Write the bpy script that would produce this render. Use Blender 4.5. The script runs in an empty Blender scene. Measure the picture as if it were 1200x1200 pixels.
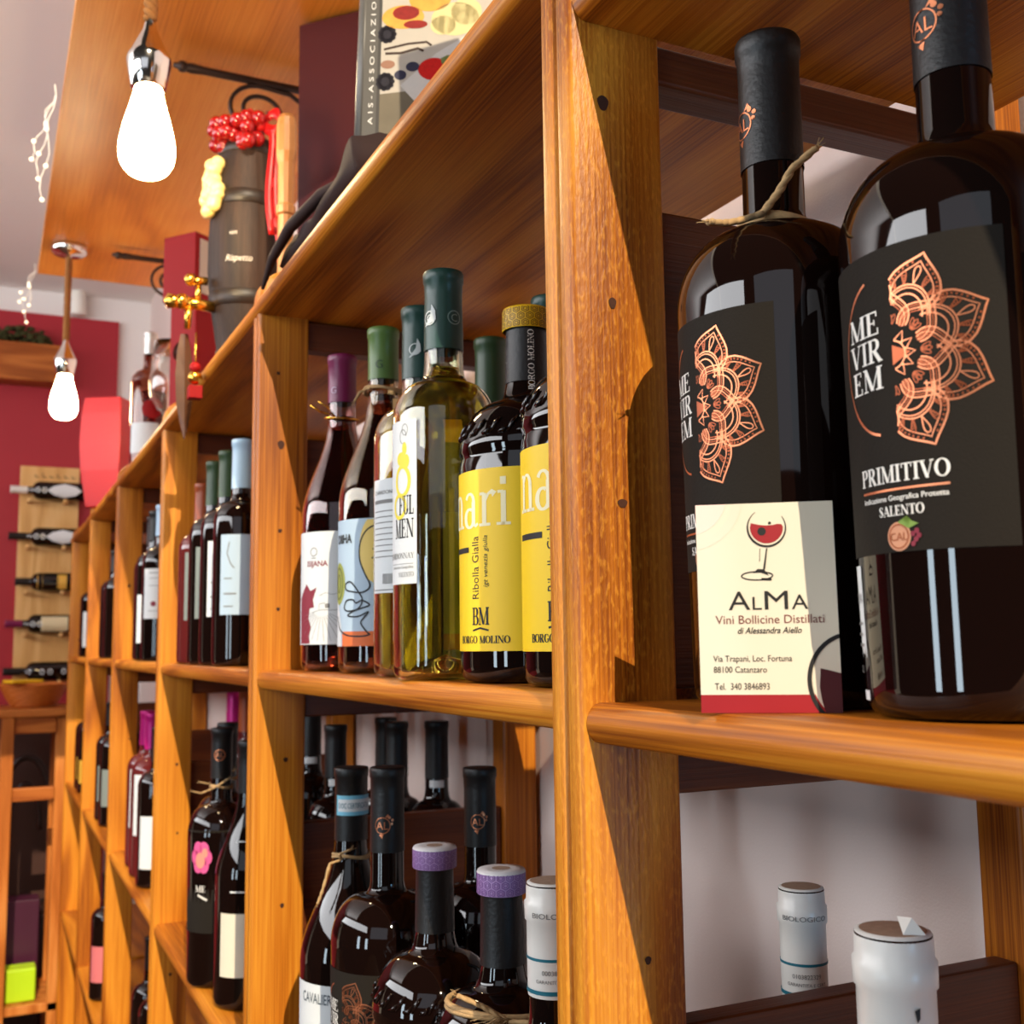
import bpy, bmesh, math, random
from mathutils import Vector, Matrix
random.seed(7)
S = bpy.context.scene
COL = S.collection
PI = math.pi
CAMZ = 1.45                      # camera height; plan measured in cm from the camera


def V(x, y, z):
    return Vector((x / 100, y / 100, z / 100 + CAMZ))


# ------------------------------------------------------------------ camera
cd = bpy.data.cameras.new('camera')
cam = bpy.data.objects.new('camera', cd)
COL.objects.link(cam)
cd.sensor_width = 36
cd.lens = 36 * 1294.8 / 1200
cd.clip_start = 0.02
r_, u_, f_ = (Vector((0.90353085, -0.42833701, -0.01262563)), Vector((-0.03929582, -0.11215734, 0.99291317)),
              Vector((0.42671752, 0.89663155, 0.11816947)))
M = Matrix((r_, u_, -f_)).transposed().to_4x4()
M.translation = V(0, 0, 0)
cam.matrix_world = M
cd.dof.use_dof = True
cd.dof.focus_distance = 0.60
cd.dof.aperture_fstop = 17
S.camera = cam

# ------------------------------------------------------------------ world, sun, windows, added fill, exposure
S.view_settings.view_transform = 'Standard'
S.view_settings.look = 'None'
S.view_settings.gamma = 1
S.view_settings.use_curve_mapping = False
S.view_settings.exposure = 0.0
S.cycles.use_denoising = True
S.cycles.max_bounces = 14
S.cycles.transmission_bounces = 12
S.cycles.glossy_bounces = 6
S.cycles.caustics_reflective = False
w = bpy.data.worlds.new('world')
S.world = w
w.use_nodes = True
w.node_tree.nodes['Background'].inputs[0].default_value = (0.60, 0.50, 0.44, 1)
w.node_tree.nodes['Background'].inputs[1].default_value = 0.045


def light(name, kind, loc, aim, energy, color, **kw):
    d = bpy.data.lights.new(name, kind)
    o = bpy.data.objects.new(name, d)
    COL.objects.link(o)
    o.location = loc
    o.rotation_euler = Vector(aim).to_track_quat('-Z', 'Y').to_euler()
    d.energy = energy
    d.color = color
    for k, v in kw.items():
        setattr(d, k, v)
    return o


light('sun', 'SUN', (0, -1, 3), (0.155, 1, -0.68), 4.7, (1.0, 0.86, 0.64), angle=0.006)
light('shop_window', 'AREA', V(60, -120, 0), (-0.25, 1, 0.0), 9, (0.30, 0.66, 1.0), shape='RECTANGLE', size=0.16, size_y=1.1)
light('shop_door', 'AREA', V(-150, -150, 95), (0.75, 1, -0.35), 7, (0.80, 0.88, 1.0), shape='RECTANGLE', size=2.0, size_y=1.2)
light('room_daylight', 'AREA', V(-220, 190, 92), (1, 0.1, 0.5), 105, (0.96, 0.97, 1.0), shape='RECTANGLE', size=4.2, size_y=0.8)

light('left_fill', 'AREA', V(-200, -35, -15), (1, 0.35, 0.0), 7, (0.72, 0.88, 1.0), shape='RECTANGLE', size=0.22, size_y=0.7)  # added lamp: lifts the wall under the near shelf, mirrors as a blue strip
light('left_fill_far', 'AREA', V(-200, 45, -15), (1, 0.15, 0.0), 7, (0.72, 0.88, 1.0), shape='RECTANGLE', size=0.22, size_y=0.7)  # second added lamp, other half of the same wall fill


# ------------------------------------------------------------------ materials
def nodes(m):
    return m.node_tree.nodes, m.node_tree.links


def srgb(r, g, b):
    def f(c):
        c /= 255
        return c / 12.92 if c <= 0.04045 else ((c + 0.055) / 1.055) ** 2.4
    return (f(r), f(g), f(b), 1)


def mat(name, col, rough=0.5, metal=0.0, spec=0.5, coat=0.0, trans=0.0, ior=1.45, emit=None, es=0.0, var=0.0, vscale=60, bump=0.0, bscale=200):
    m = bpy.data.materials.new(name)
    m.use_nodes = True
    N, L = nodes(m)
    b = N['Principled BSDF']
    b.inputs['Base Color'].default_value = col
    b.inputs['Roughness'].default_value = rough
    b.inputs['Metallic'].default_value = metal
    b.inputs['Specular IOR Level'].default_value = spec
    b.inputs['Coat Weight'].default_value = coat
    b.inputs['Transmission Weight'].default_value = trans
    b.inputs['IOR'].default_value = ior
    if emit:
        b.inputs['Emission Color'].default_value = emit
        b.inputs['Emission Strength'].default_value = es
    if var or bump:
        tc = N.new('ShaderNodeTexCoord')
        n = N.new('ShaderNodeTexNoise')
        n.inputs['Scale'].default_value = vscale
        n.inputs['Detail'].default_value = 4
        L.new(tc.outputs['Object'], n.inputs['Vector'])
        if var:
            mx = N.new('ShaderNodeMix')
            mx.data_type = 'RGBA'
            mx.inputs['A'].default_value = [c * (1 - var) for c in col[:3]] + [1]
            mx.inputs['B'].default_value = [min(1, c * (1 + var)) for c in col[:3]] + [1]
            L.new(n.outputs['Fac'], mx.inputs['Factor'])
            L.new(mx.outputs['Result'], b.inputs['Base Color'])
        if bump:
            n2 = N.new('ShaderNodeTexNoise')
            n2.inputs['Scale'].default_value = bscale
            L.new(tc.outputs['Object'], n2.inputs['Vector'])
            bp = N.new('ShaderNodeBump')
            bp.inputs['Strength'].default_value = bump
            bp.inputs['Distance'].default_value = 0.002
            L.new(n2.outputs['Fac'], bp.inputs['Height'])
            L.new(bp.outputs['Normal'], b.inputs['Normal'])
    return m


def wood(name, dark, mid, lite, axis, rough=0.42, fleck=0.0, coarse=9.0, coat=0.0, bump=0.25):
    """pine: long stretched growth bands plus fine fibre along the given axis"""
    m = bpy.data.materials.new(name)
    m.use_nodes = True
    N, L = nodes(m)
    b = N['Principled BSDF']
    tc = N.new('ShaderNodeTexCoord')
    oi = N.new('ShaderNodeObjectInfo')
    add = N.new('ShaderNodeVectorMath')
    sc = N.new('ShaderNodeVectorMath')
    sc.operation = 'SCALE'
    cx = N.new('ShaderNodeCombineXYZ')
    for i in range(3):
        L.new(oi.outputs['Random'], cx.inputs[i])
    L.new(cx.outputs[0], sc.inputs[0])
    sc.inputs['Scale'].default_value = 7.0
    L.new(tc.outputs['Object'], add.inputs[0])
    L.new(sc.outputs[0], add.inputs[1])

    def stretched(across, along, detail=3, dist=0.0):
        mp = N.new('ShaderNodeMapping')
        v = [across] * 3
        v['xyz'.index(axis)] = along
        mp.inputs['Scale'].default_value = v
        L.new(add.outputs[0], mp.inputs['Vector'])
        n = N.new('ShaderNodeTexNoise')
        n.inputs['Scale'].default_value = 1
        n.inputs['Detail'].default_value = detail
        n.inputs['Distortion'].default_value = dist
        L.new(mp.outputs[0], n.inputs['Vector'])
        return n.outputs['Fac']
    big = stretched(coarse, 0.9, 2, 0.3)
    ring = N.new('ShaderNodeMath')
    ring.operation = 'MULTIPLY'
    ring.inputs[1].default_value = 34.0
    L.new(big, ring.inputs[0])
    sn = N.new('ShaderNodeMath')
    sn.operation = 'SINE'
    L.new(ring.outputs[0], sn.inputs[0])
    mr = N.new('ShaderNodeMapRange')
    mr.inputs['From Min'].default_value = -1
    mr.inputs['From Max'].default_value = 1
    L.new(sn.outputs[0], mr.inputs['Value'])
    fine = stretched(620, 7, 3)
    mix = N.new('ShaderNodeMix')
    fm = N.new('ShaderNodeMapRange')
    fm.inputs['From Min'].default_value = 0.30
    fm.inputs['From Max'].default_value = 0.70
    L.new(fine, fm.inputs['Value'])
    mix.inputs['Factor'].default_value = 0.5
    L.new(mr.outputs[0], mix.inputs['A'])
    L.new(fm.outputs[0], mix.inputs['B'])
    rp = N.new('ShaderNodeValToRGB')
    e = rp.color_ramp.elements
    e[0].position = 0.12
    e[0].color = dark
    e[1].position = 0.92
    e[1].color = lite
    k = e.new(0.5)
    k.color = mid
    L.new(mix.outputs['Result'], rp.inputs['Fac'])
    out = rp.outputs['Color']
    if fleck:
        fl = stretched(520, 170, 2)
        fr = N.new('ShaderNodeMapRange')
        fr.inputs['From Min'].default_value = 0.52
        fr.inputs['From Max'].default_value = 0.70
        fr.inputs['To Max'].default_value = fleck
        L.new(fl, fr.inputs['Value'])
        m2 = N.new('ShaderNodeMix')
        m2.data_type = 'RGBA'
        L.new(fr.outputs[0], m2.inputs['Factor'])
        L.new(out, m2.inputs['A'])
        m2.inputs['B'].default_value = [min(1, lite[0] * 1.5 + .04), min(1, lite[1] * 1.6 + .03), lite[2] * 1.6 + .008, 1]
        out = m2.outputs['Result']
        hb = fl
    else:
        hb = fine
    L.new(out, b.inputs['Base Color'])
    b.inputs['Roughness'].default_value = rough
    b.inputs['Coat Weight'].default_value = coat
    b.inputs['Specular IOR Level'].default_value = 0.3
    bp = N.new('ShaderNodeBump')
    bp.inputs['Strength'].default_value = bump
    bp.inputs['Distance'].default_value = 0.0012
    L.new(hb, bp.inputs['Height'])
    L.new(bp.outputs['Normal'], b.inputs['Normal'])
    return m


PD, PM, PL = srgb(130, 64, 8), srgb(184, 106, 22), srgb(212, 138, 40)
WZ = wood('pine_upright', PD, PM, PL, 'z', coarse=7)
WZF = wood('pine_rough_sawn_upright', PD, PM, PL, 'z', fleck=0.28, coarse=5, bump=0.3)
WY = wood('pine_shelf', PD, PM, PL, 'y', coarse=8)
WX = wood('dark_brown_rail', srgb(70, 28, 8), srgb(88, 38, 12), srgb(104, 50, 18), 'x')  # darker brown than the pine of uprights and shelves
WT = wood('pine_table', srgb(150, 78, 24), srgb(186, 108, 44), srgb(208, 136, 70), 'z')
WTX = wood('pine_table_top', srgb(130, 62, 18), srgb(160, 86, 30), srgb(190, 112, 50), 'x')
WRACK = wood('pale_pine_board', srgb(204, 150, 84), srgb(222, 170, 104), srgb(232, 188, 126), 'z', coarse=4)
WPANEL = wood('plywood_panel', srgb(190, 112, 34), srgb(214, 134, 48), srgb(228, 156, 72), 'y', coarse=3, rough=0.35)
WPALE = wood('pale_turned_wood', srgb(134, 86, 44), srgb(152, 102, 56), srgb(170, 120, 72), 'z')
WBARREL = wood('dark_stave', srgb(32, 20, 14), srgb(44, 29, 21), srgb(58, 39, 28), 'z', rough=0.6, coat=0.0)
KNOT = mat('knot', srgb(66, 30, 10), 0.7, var=0.4, vscale=300)
WALL = mat('wall_paint', srgb(226, 208, 200), 0.85, var=0.04, vscale=3, bump=0.15, bscale=500)
WHITE = mat('white_ceiling_paint', srgb(236, 230, 226), 0.85, var=0.03, vscale=2)
BURG = mat('burgundy_paint', srgb(164, 34, 46), 0.55, var=0.08, vscale=4)
FLOORM = mat('floor_tile', srgb(70, 48, 36), 0.5, var=0.15, vscale=5)
BLACKGL = mat('black_glass', (0.006, 0.0022, 0.0016, 1), 0.03, spec=0.6, coat=0.0)
ROSEGL = mat('deep_rose_glass', (0.10, 0.012, 0.012, 1), 0.03, spec=0.6)
CLEARGL = mat('clear_glass', (0.97, 0.97, 0.93, 1), 0.0, trans=1.0, ior=1.48)
OLIVEGL = mat('olive_glass', (0.95, 0.93, 0.74, 1), 0.0, trans=1.0, ior=1.45)
BROWNGL = mat('plum_tinted_glass', (0.62, 0.42, 0.40, 1), 0.0, trans=1.0, ior=1.45)
TEAGL = mat('smoky_glass', (0.66, 0.55, 0.38, 1), 0.0, trans=1.0, ior=1.45)
WINEY = mat('white_wine', (0.93, 0.80, 0.16, 1), 0.0, trans=1.0, ior=1.34)
WINER = mat('rose_wine', (0.42, 0.10, 0.06, 1), 0.0, trans=1.0, ior=1.34)
INK = mat('black_ink', srgb(18, 14, 14), 0.6)
GREYINK = mat('grey_ink', srgb(120, 118, 116), 0.7)
MAROONINK = mat('maroon_ink', srgb(128, 22, 44), 0.6)
BROWNINK = mat('brown_ink', srgb(116, 60, 54), 0.6)
WHITEINK = mat('white_ink', srgb(236, 230, 220), 0.6)
PALEINK = mat('cream_ink', srgb(252, 240, 196), 0.6)
COPPER = mat('copper_foil', srgb(214, 132, 92), 0.32, metal=0.75)
DKCOPPER = mat('dark_copper_foil', srgb(150, 76, 44), 0.35, metal=0.7)
GOLD = mat('gold_metal', srgb(236, 178, 74), 0.22, metal=1.0)
BLACKLAB = mat('black_label_paper', srgb(30, 24, 17), 0.8, spec=0.25, bump=0.1, bscale=900)
PAPER = mat('white_label_paper', srgb(216, 218, 218), 0.65, bump=0.1, bscale=800)
BLUEPAPER = mat('pale_blue_label_paper', srgb(172, 192, 208), 0.6)
GREYPAPER = mat('grey_green_label_paper', srgb(120, 128, 122), 0.6)
YELPAPER = mat('yellow_label_paper', srgb(252, 208, 10), 0.5)
CREAM = mat('cream_card', srgb(220, 210, 188), 0.55)
PINKLAB = mat('pink_label_paper', srgb(222, 140, 220), 0.5)
ROSELAB = mat('dusty_pink_paper', srgb(206, 110, 112), 0.55)
CAPBLK = mat('black_capsule_foil', srgb(20, 16, 15), 0.45, bump=0.15, bscale=300)
CAPGRN = mat('bottle_green_foil', srgb(28, 62, 52), 0.36, bump=0.1)
CAPLGR = mat('leaf_green_foil', srgb(84, 112, 50), 0.36, bump=0.1)
CAPDG = mat('dark_green_foil', srgb(44, 66, 36), 0.4)
CAPMAR = mat('plum_foil', srgb(118, 26, 72), 0.36, bump=0.1)
CAPMAG = mat('magenta_foil', srgb(190, 30, 120), 0.3, metal=0.3)
CAPBLU = mat('sky_blue_foil', srgb(168, 198, 222), 0.35)
CAPORG = mat('amber_foil', srgb(150, 66, 24), 0.4)
CAPWHT = mat('white_capsule_foil', srgb(226, 222, 214), 0.28, bump=0.12, bscale=120)
TEAL = mat('teal_ink', srgb(20, 104, 122), 0.5)
LILAC = mat('lilac_foil', srgb(176, 140, 190), 0.45)
LILACD = mat('violet_ink', srgb(128, 88, 148), 0.5)
CORK = mat('cork_disc', srgb(166, 138, 116), 0.8, var=0.25, vscale=350)
BAND = mat('blue_seal_paper', srgb(120, 190, 214), 0.5)
TWINE = mat('jute_twine', srgb(186, 150, 104), 0.9, var=0.3, vscale=400)
RED = mat('red_card', srgb(150, 14, 18), 0.6, spec=0.25)
REDCARD = mat('dark_red_print', srgb(150, 8, 22), 0.5)
WINEPRINT = mat('deep_wine_print', srgb(70, 8, 16), 0.5)
PINKPRINT = mat('pale_pink_print', srgb(240, 206, 192), 0.55)
BEIGEPRINT = mat('beige_print', srgb(222, 208, 188), 0.55)
IRON = mat('wrought_iron', srgb(62, 48, 42), 0.5, metal=0.6)
CHROME = mat('chrome', srgb(225, 220, 215), 0.12, metal=1.0)
ROPE = mat('hemp_rope', srgb(150, 98, 48), 0.9, var=0.3, vscale=300)
BULB = mat('glowing_bulb', (1, 0.9, 0.7, 1), 0.2, emit=(1.0, 0.74, 0.40, 1), es=80.0)
PLUM = mat('plum_gloss_card', srgb(76, 32, 34), 0.25, spec=0.5)
BAG = mat('brown_cloth', srgb(44, 24, 20), 0.85, var=0.2, vscale=80)
GREYCOVER = mat('charcoal_cover', srgb(92, 88, 82), 0.4)
PAGE = mat('page_paper', srgb(214, 210, 206), 0.8)


# ------------------------------------------------------------------ mesh helpers
class MB:
    def __init__(self):
        self.v, self.f, self.m, self.sm = [], [], [], []

    def add(self, vs, fs, mi=0, smooth=False):
        o = len(self.v)
        self.v += [tuple(v) for v in vs]
        for f in fs:
            self.f.append(tuple(i + o for i in f))
            self.m.append(mi)
            self.sm.append(smooth)
        return self

    def box(self, x0, x1, y0, y1, z0, z1, mi=0):
        vs = [(x, y, z) for z in (z0, z1) for y in (y0, y1) for x in (x0, x1)]
        return self.add(vs, [(0, 2, 3, 1), (4, 5, 7, 6), (0, 1, 5, 4), (2, 6, 7, 3), (0, 4, 6, 2), (1, 3, 7, 5)], mi)

    def lathe(self, prof, n=48, mi=0, cx=0, cy=0, smooth=True, squash=None):
        vs, fs = [], []
        for (r, z) in prof:
            for k in range(n):
                a = 2 * PI * k / n
                vs.append((cx + r * math.cos(a), cy + r * math.sin(a), z))
        for i in range(len(prof) - 1):
            for k in range(n):
                k2 = (k + 1) % n
                fs.append((i * n + k, i * n + k2, (i + 1) * n + k2, (i + 1) * n + k))
        return self.add(vs, fs, mi, smooth)

    def tube(self, pts, r, n=8, mi=0, cap=True):
        pts = [Vector(p) for p in pts]
        rs = r if isinstance(r, (list, tuple)) else [r] * len(pts)
        vs, fs = [], []
        t0 = (pts[1] - pts[0]).normalized()
        up = Vector((0, 0, 1)) if abs(t0.z) < 0.9 else Vector((1, 0, 0))
        nx = t0.cross(up).normalized()
        for i, p in enumerate(pts):
            a = pts[max(0, i - 1)]
            b = pts[min(len(pts) - 1, i + 1)]
            t = (b - a).normalized()
            nx = (nx - t * nx.dot(t)).normalized()
            ny = t.cross(nx)
            for k in range(n):
                q = 2 * PI * k / n
                vs.append(p + (nx * math.cos(q) + ny * math.sin(q)) * rs[i])
        for i in range(len(pts) - 1):
            for k in range(n):
                k2 = (k + 1) % n
                fs.append((i * n + k, i * n + k2, (i + 1) * n + k2, (i + 1) * n + k))
        if cap:
            fs.append(tuple(range(n))[::-1])
            fs.append(tuple((len(pts) - 1) * n + k for k in range(n)))
        return self.add(vs, fs, mi, True)

    def ball(self, c, r, n=12, mi=0, sx=1, sy=1, sz=1):
        vs, fs = [], []
        m = n // 2 + 1
        for i in range(m):
            t = PI * i / (m - 1)
            for k in range(n):
                a = 2 * PI * k / n
                vs.append((c[0] + sx * r * math.sin(t) * math.cos(a), c[1] + sy * r * math.sin(t) * math.sin(a), c[2] + sz * r * math.cos(t)))
        for i in range(m - 1):
            for k in range(n):
                k2 = (k + 1) % n
                fs.append((i * n + k, (i + 1) * n + k, (i + 1) * n + k2, i * n + k2))
        return self.add(vs, fs, mi, True)

    def prism(self, poly, axis, a, b, mi=0, smooth=False):
        """poly of 2-D points extruded along axis ('y': points are x,z; 'z': x,y; 'x': y,z)"""
        def P(p, t):
            return {'y': (p[0], t, p[1]), 'z': (p[0], p[1], t), 'x': (t, p[0], p[1])}[axis]
        n = len(poly)
        vs = [P(p, a) for p in poly] + [P(p, b) for p in poly]
        self.add(vs, [(i, (i + 1) % n, n + (i + 1) % n, n + i) for i in range(n)], mi, smooth)
        return self.add(vs, [tuple(range(n))[::-1], tuple(range(n, 2 * n))], mi)

    def build(self, name, mats, parent=None, loc=None, bevel=0.0, rot=None):
        me = bpy.data.meshes.new(name)
        me.from_pydata(self.v, [], self.f)
        mats = mats if isinstance(mats, (list, tuple)) else [mats]
        for q in mats:
            me.materials.append(q)
        for i, p in enumerate(me.polygons):
            p.material_index = self.m[i]
            p.use_smooth = self.sm[i]
        bm = bmesh.new()
        bm.from_mesh(me)
        bmesh.ops.remove_doubles(bm, verts=bm.verts, dist=1e-6)
        bmesh.ops.recalc_face_normals(bm, faces=bm.faces)
        bm.to_mesh(me)
        bm.free()
        o = bpy.data.objects.new(name, me)
        COL.objects.link(o)
        if parent:
            o.parent = parent
        if loc is not None:
            o.location = loc
        if rot is not None:
            o.rotation_euler = rot
        if bevel:
            b = o.modifiers.new('edge', 'BEVEL')
            b.width = bevel
            b.segments = 3
            b.limit_method = 'ANGLE'
            b.angle_limit = math.radians(50)
        return o


def tag(o, label, cat, group=None, kind=None):
    if label:
        o['label'] = label
    if cat:
        o['category'] = cat
    if group:
        o['group'] = group
    if kind:
        o['kind'] = kind
    return o


def thing(name, label, cat, loc=(0, 0, 0), rz=0.0, group=None):
    o = bpy.data.objects.new(name, None)
    o.empty_display_size = 0.03
    COL.objects.link(o)
    o.location = loc
    o.rotation_euler = (0, 0, rz)
    return tag(o, label, cat, group)


def structure(o):
    o['kind'] = 'structure'
    return o


# ------------------------------------------------------------------ flat artwork (cm), later laid on a card or wrapped round a bottle
class Art:
    def __init__(self):
        self.bm = bmesh.new()

    def poly(self, pts):
        vs = [self.bm.verts.new((x, y, 0)) for x, y in pts]
        f = self.bm.faces.new(vs)
        bmesh.ops.triangulate(self.bm, faces=[f])
        return self

    def rect(self, x0, x1, y0, y1):
        vs = [self.bm.verts.new(p) for p in ((x0, y0, 0), (x1, y0, 0), (x1, y1, 0), (x0, y1, 0))]
        self.bm.faces.new(vs)
        return self

    def line(self, pts, wd, closed=False):
        pts = [Vector((p[0], p[1])) for p in pts]
        n = len(pts)
        ws = wd if isinstance(wd, (list, tuple)) else [wd] * n
        L, R = [], []
        for i in range(n):
            a = pts[(i - 1) % n] if (closed or i > 0) else pts[i]
            b = pts[(i + 1) % n] if (closed or i < n - 1) else pts[i]
            t = b - a
            if t.length < 1e-9:
                t = Vector((1, 0))
            t.normalize()
            q = Vector((-t.y, t.x)) * ws[i] / 2
            L.append(self.bm.verts.new((*(pts[i] + q), 0)))
            R.append(self.bm.verts.new((*(pts[i] - q), 0)))
        for i in range(n if closed else n - 1):
            j = (i + 1) % n
            self.bm.faces.new((R[i], R[j], L[j], L[i]))
        return self

    def arc(self, cx, cy, rx, ry, a0, a1, wd, n=28, ws=None):
        p = [(cx + rx * math.cos(math.radians(a0 + (a1 - a0) * i / n)), cy + ry * math.sin(math.radians(a0 + (a1 - a0) * i / n))) for i in range(n + 1)]
        return self.line(p, ws if ws else wd)

    def disc(self, cx, cy, rx, ry=None, n=28):
        ry = ry or rx
        return self.poly([(cx + rx * math.cos(2 * PI * i / n), cy + ry * math.sin(2 * PI * i / n)) for i in range(n)])

    def join(self, other, dx=0, dy=0, s=1.0, rot=0.0):
        T = Matrix.Translation((dx, dy, 0)) @ Matrix.Rotation(rot, 4, 'Z') @ Matrix.Scale(s, 4)
        mp = {}
        for v in other.bm.verts:
            mp[v.index] = self.bm.verts.new(T @ v.co)
        other.bm.verts.index_update()
        mp = {}
        for v in other.bm.verts:
            mp[v] = self.bm.verts.new(T @ v.co)
        for f in other.bm.faces:
            self.bm.faces.new([mp[v] for v in f.verts])
        return self

    def clip(self, x0, x1, y0, y1):
        for co, no in (((x0, 0, 0), (-1, 0, 0)), ((x1, 0, 0), (1, 0, 0)), ((0, y0, 0), (0, -1, 0)), ((0, y1, 0), (0, 1, 0))):
            bmesh.ops.bisect_plane(self.bm, geom=self.bm.verts[:] + self.bm.edges[:] + self.bm.faces[:], plane_co=co, plane_no=no, clear_outer=True)
        return self

    def mesh(self, name):
        me = bpy.data.meshes.new(name)
        for v in [v for v in self.bm.verts if not v.link_faces]:
            self.bm.verts.remove(v)
        self.bm.to_mesh(me)
        return me

    def flat(self, name, m, parent, lift, T=None):
        """lay on a plate whose local x,z are the art's x,y, facing -y"""
        for v in self.bm.verts:
            x, y = v.co.x / 100, v.co.y / 100
            v.co = (x, -lift / 100, y)
        me = self.mesh(name)
        me.materials.append(m)
        o = bpy.data.objects.new(name, me)
        COL.objects.link(o)
        o.parent = parent
        return o

    def wrap(self, name, m, parent, R, a0, lift=0.03, step=0.3, rz=None):
        """wrap round the z axis: art x = arc length from angle a0 (radians), y = height; rz(z): radius at height"""
        bm = self.bm
        if not bm.verts:
            return None
        xs = [v.co.x for v in bm.verts]
        x = math.floor(min(xs) / step) * step + step
        while x < max(xs):
            bmesh.ops.bisect_plane(bm, geom=bm.verts[:] + bm.edges[:] + bm.faces[:], plane_co=(x, 0, 0), plane_no=(1, 0, 0))
            x += step
        for v in bm.verts:
            a = a0 + v.co.x / R
            rr = (rz(v.co.y) if rz else R) + lift
            v.co = (rr * math.cos(a) / 100, rr * math.sin(a) / 100, v.co.y / 100)
        me = self.mesh(name)
        me.materials.append(m)
        for p in me.polygons:
            p.use_smooth = True
        o = bpy.data.objects.new(name, me)
        COL.objects.link(o)
        if parent:
            o.parent = parent
        return o


def text(body, h, x=0, y=0, width=None, align='l', shear=0.0, bold=0.0, rot=0.0, aspect=1.0):
    """sans text with cap height h cm, baseline at y"""
    c = bpy.data.curves.new('t', 'FONT')
    c.body = body
    c.size = 1.0
    c.shear = shear
    c.offset = bold
    c.resolution_u = 3
    o = bpy.data.objects.new('t', c)
    COL.objects.link(o)
    bpy.context.view_layer.update()
    dg = bpy.context.evaluated_depsgraph_get()
    me = bpy.data.meshes.new_from_object(o.evaluated_get(dg))
    a = Art()
    a.bm.from_mesh(me)
    bpy.data.objects.remove(o)
    bpy.data.meshes.remove(me)
    xs = [v.co.x for v in a.bm.verts] or [0, 1]
    k = h / 0.729
    w0, w1 = min(xs), max(xs)
    kx = (width / (w1 - w0)) if width else k * aspect
    for v in a.bm.verts:
        v.co = ((v.co.x - w0) * kx, v.co.y * k, 0)
    wd = (w1 - w0) * kx
    dx = {'l': 0, 'c': -wd / 2, 'r': -wd}[align]
    T = Matrix.Translation((x, y, 0)) @ Matrix.Rotation(rot, 4, 'Z') @ Matrix.Translation((dx, 0, 0))
    for v in a.bm.verts:
        v.co = T @ v.co
    return a


def smooth(pts, n=5):
    out = []
    P = [Vector((p[0], p[1])) for p in pts]
    for i in range(len(P) - 1):
        a, b, c, d = P[max(0, i - 1)], P[i], P[i + 1], P[min(len(P) - 1, i + 2)]
        for k in range(n):
            t = k / n
            q = .5 * ((2 * b) + (c - a) * t + (2 * a - 5 * b + 4 * c - d) * t * t + (3 * b - a - 3 * c + d) * t ** 3)
            out.append((q.x, q.y))
    out.append((P[-1].x, P[-1].y))
    return out


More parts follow.
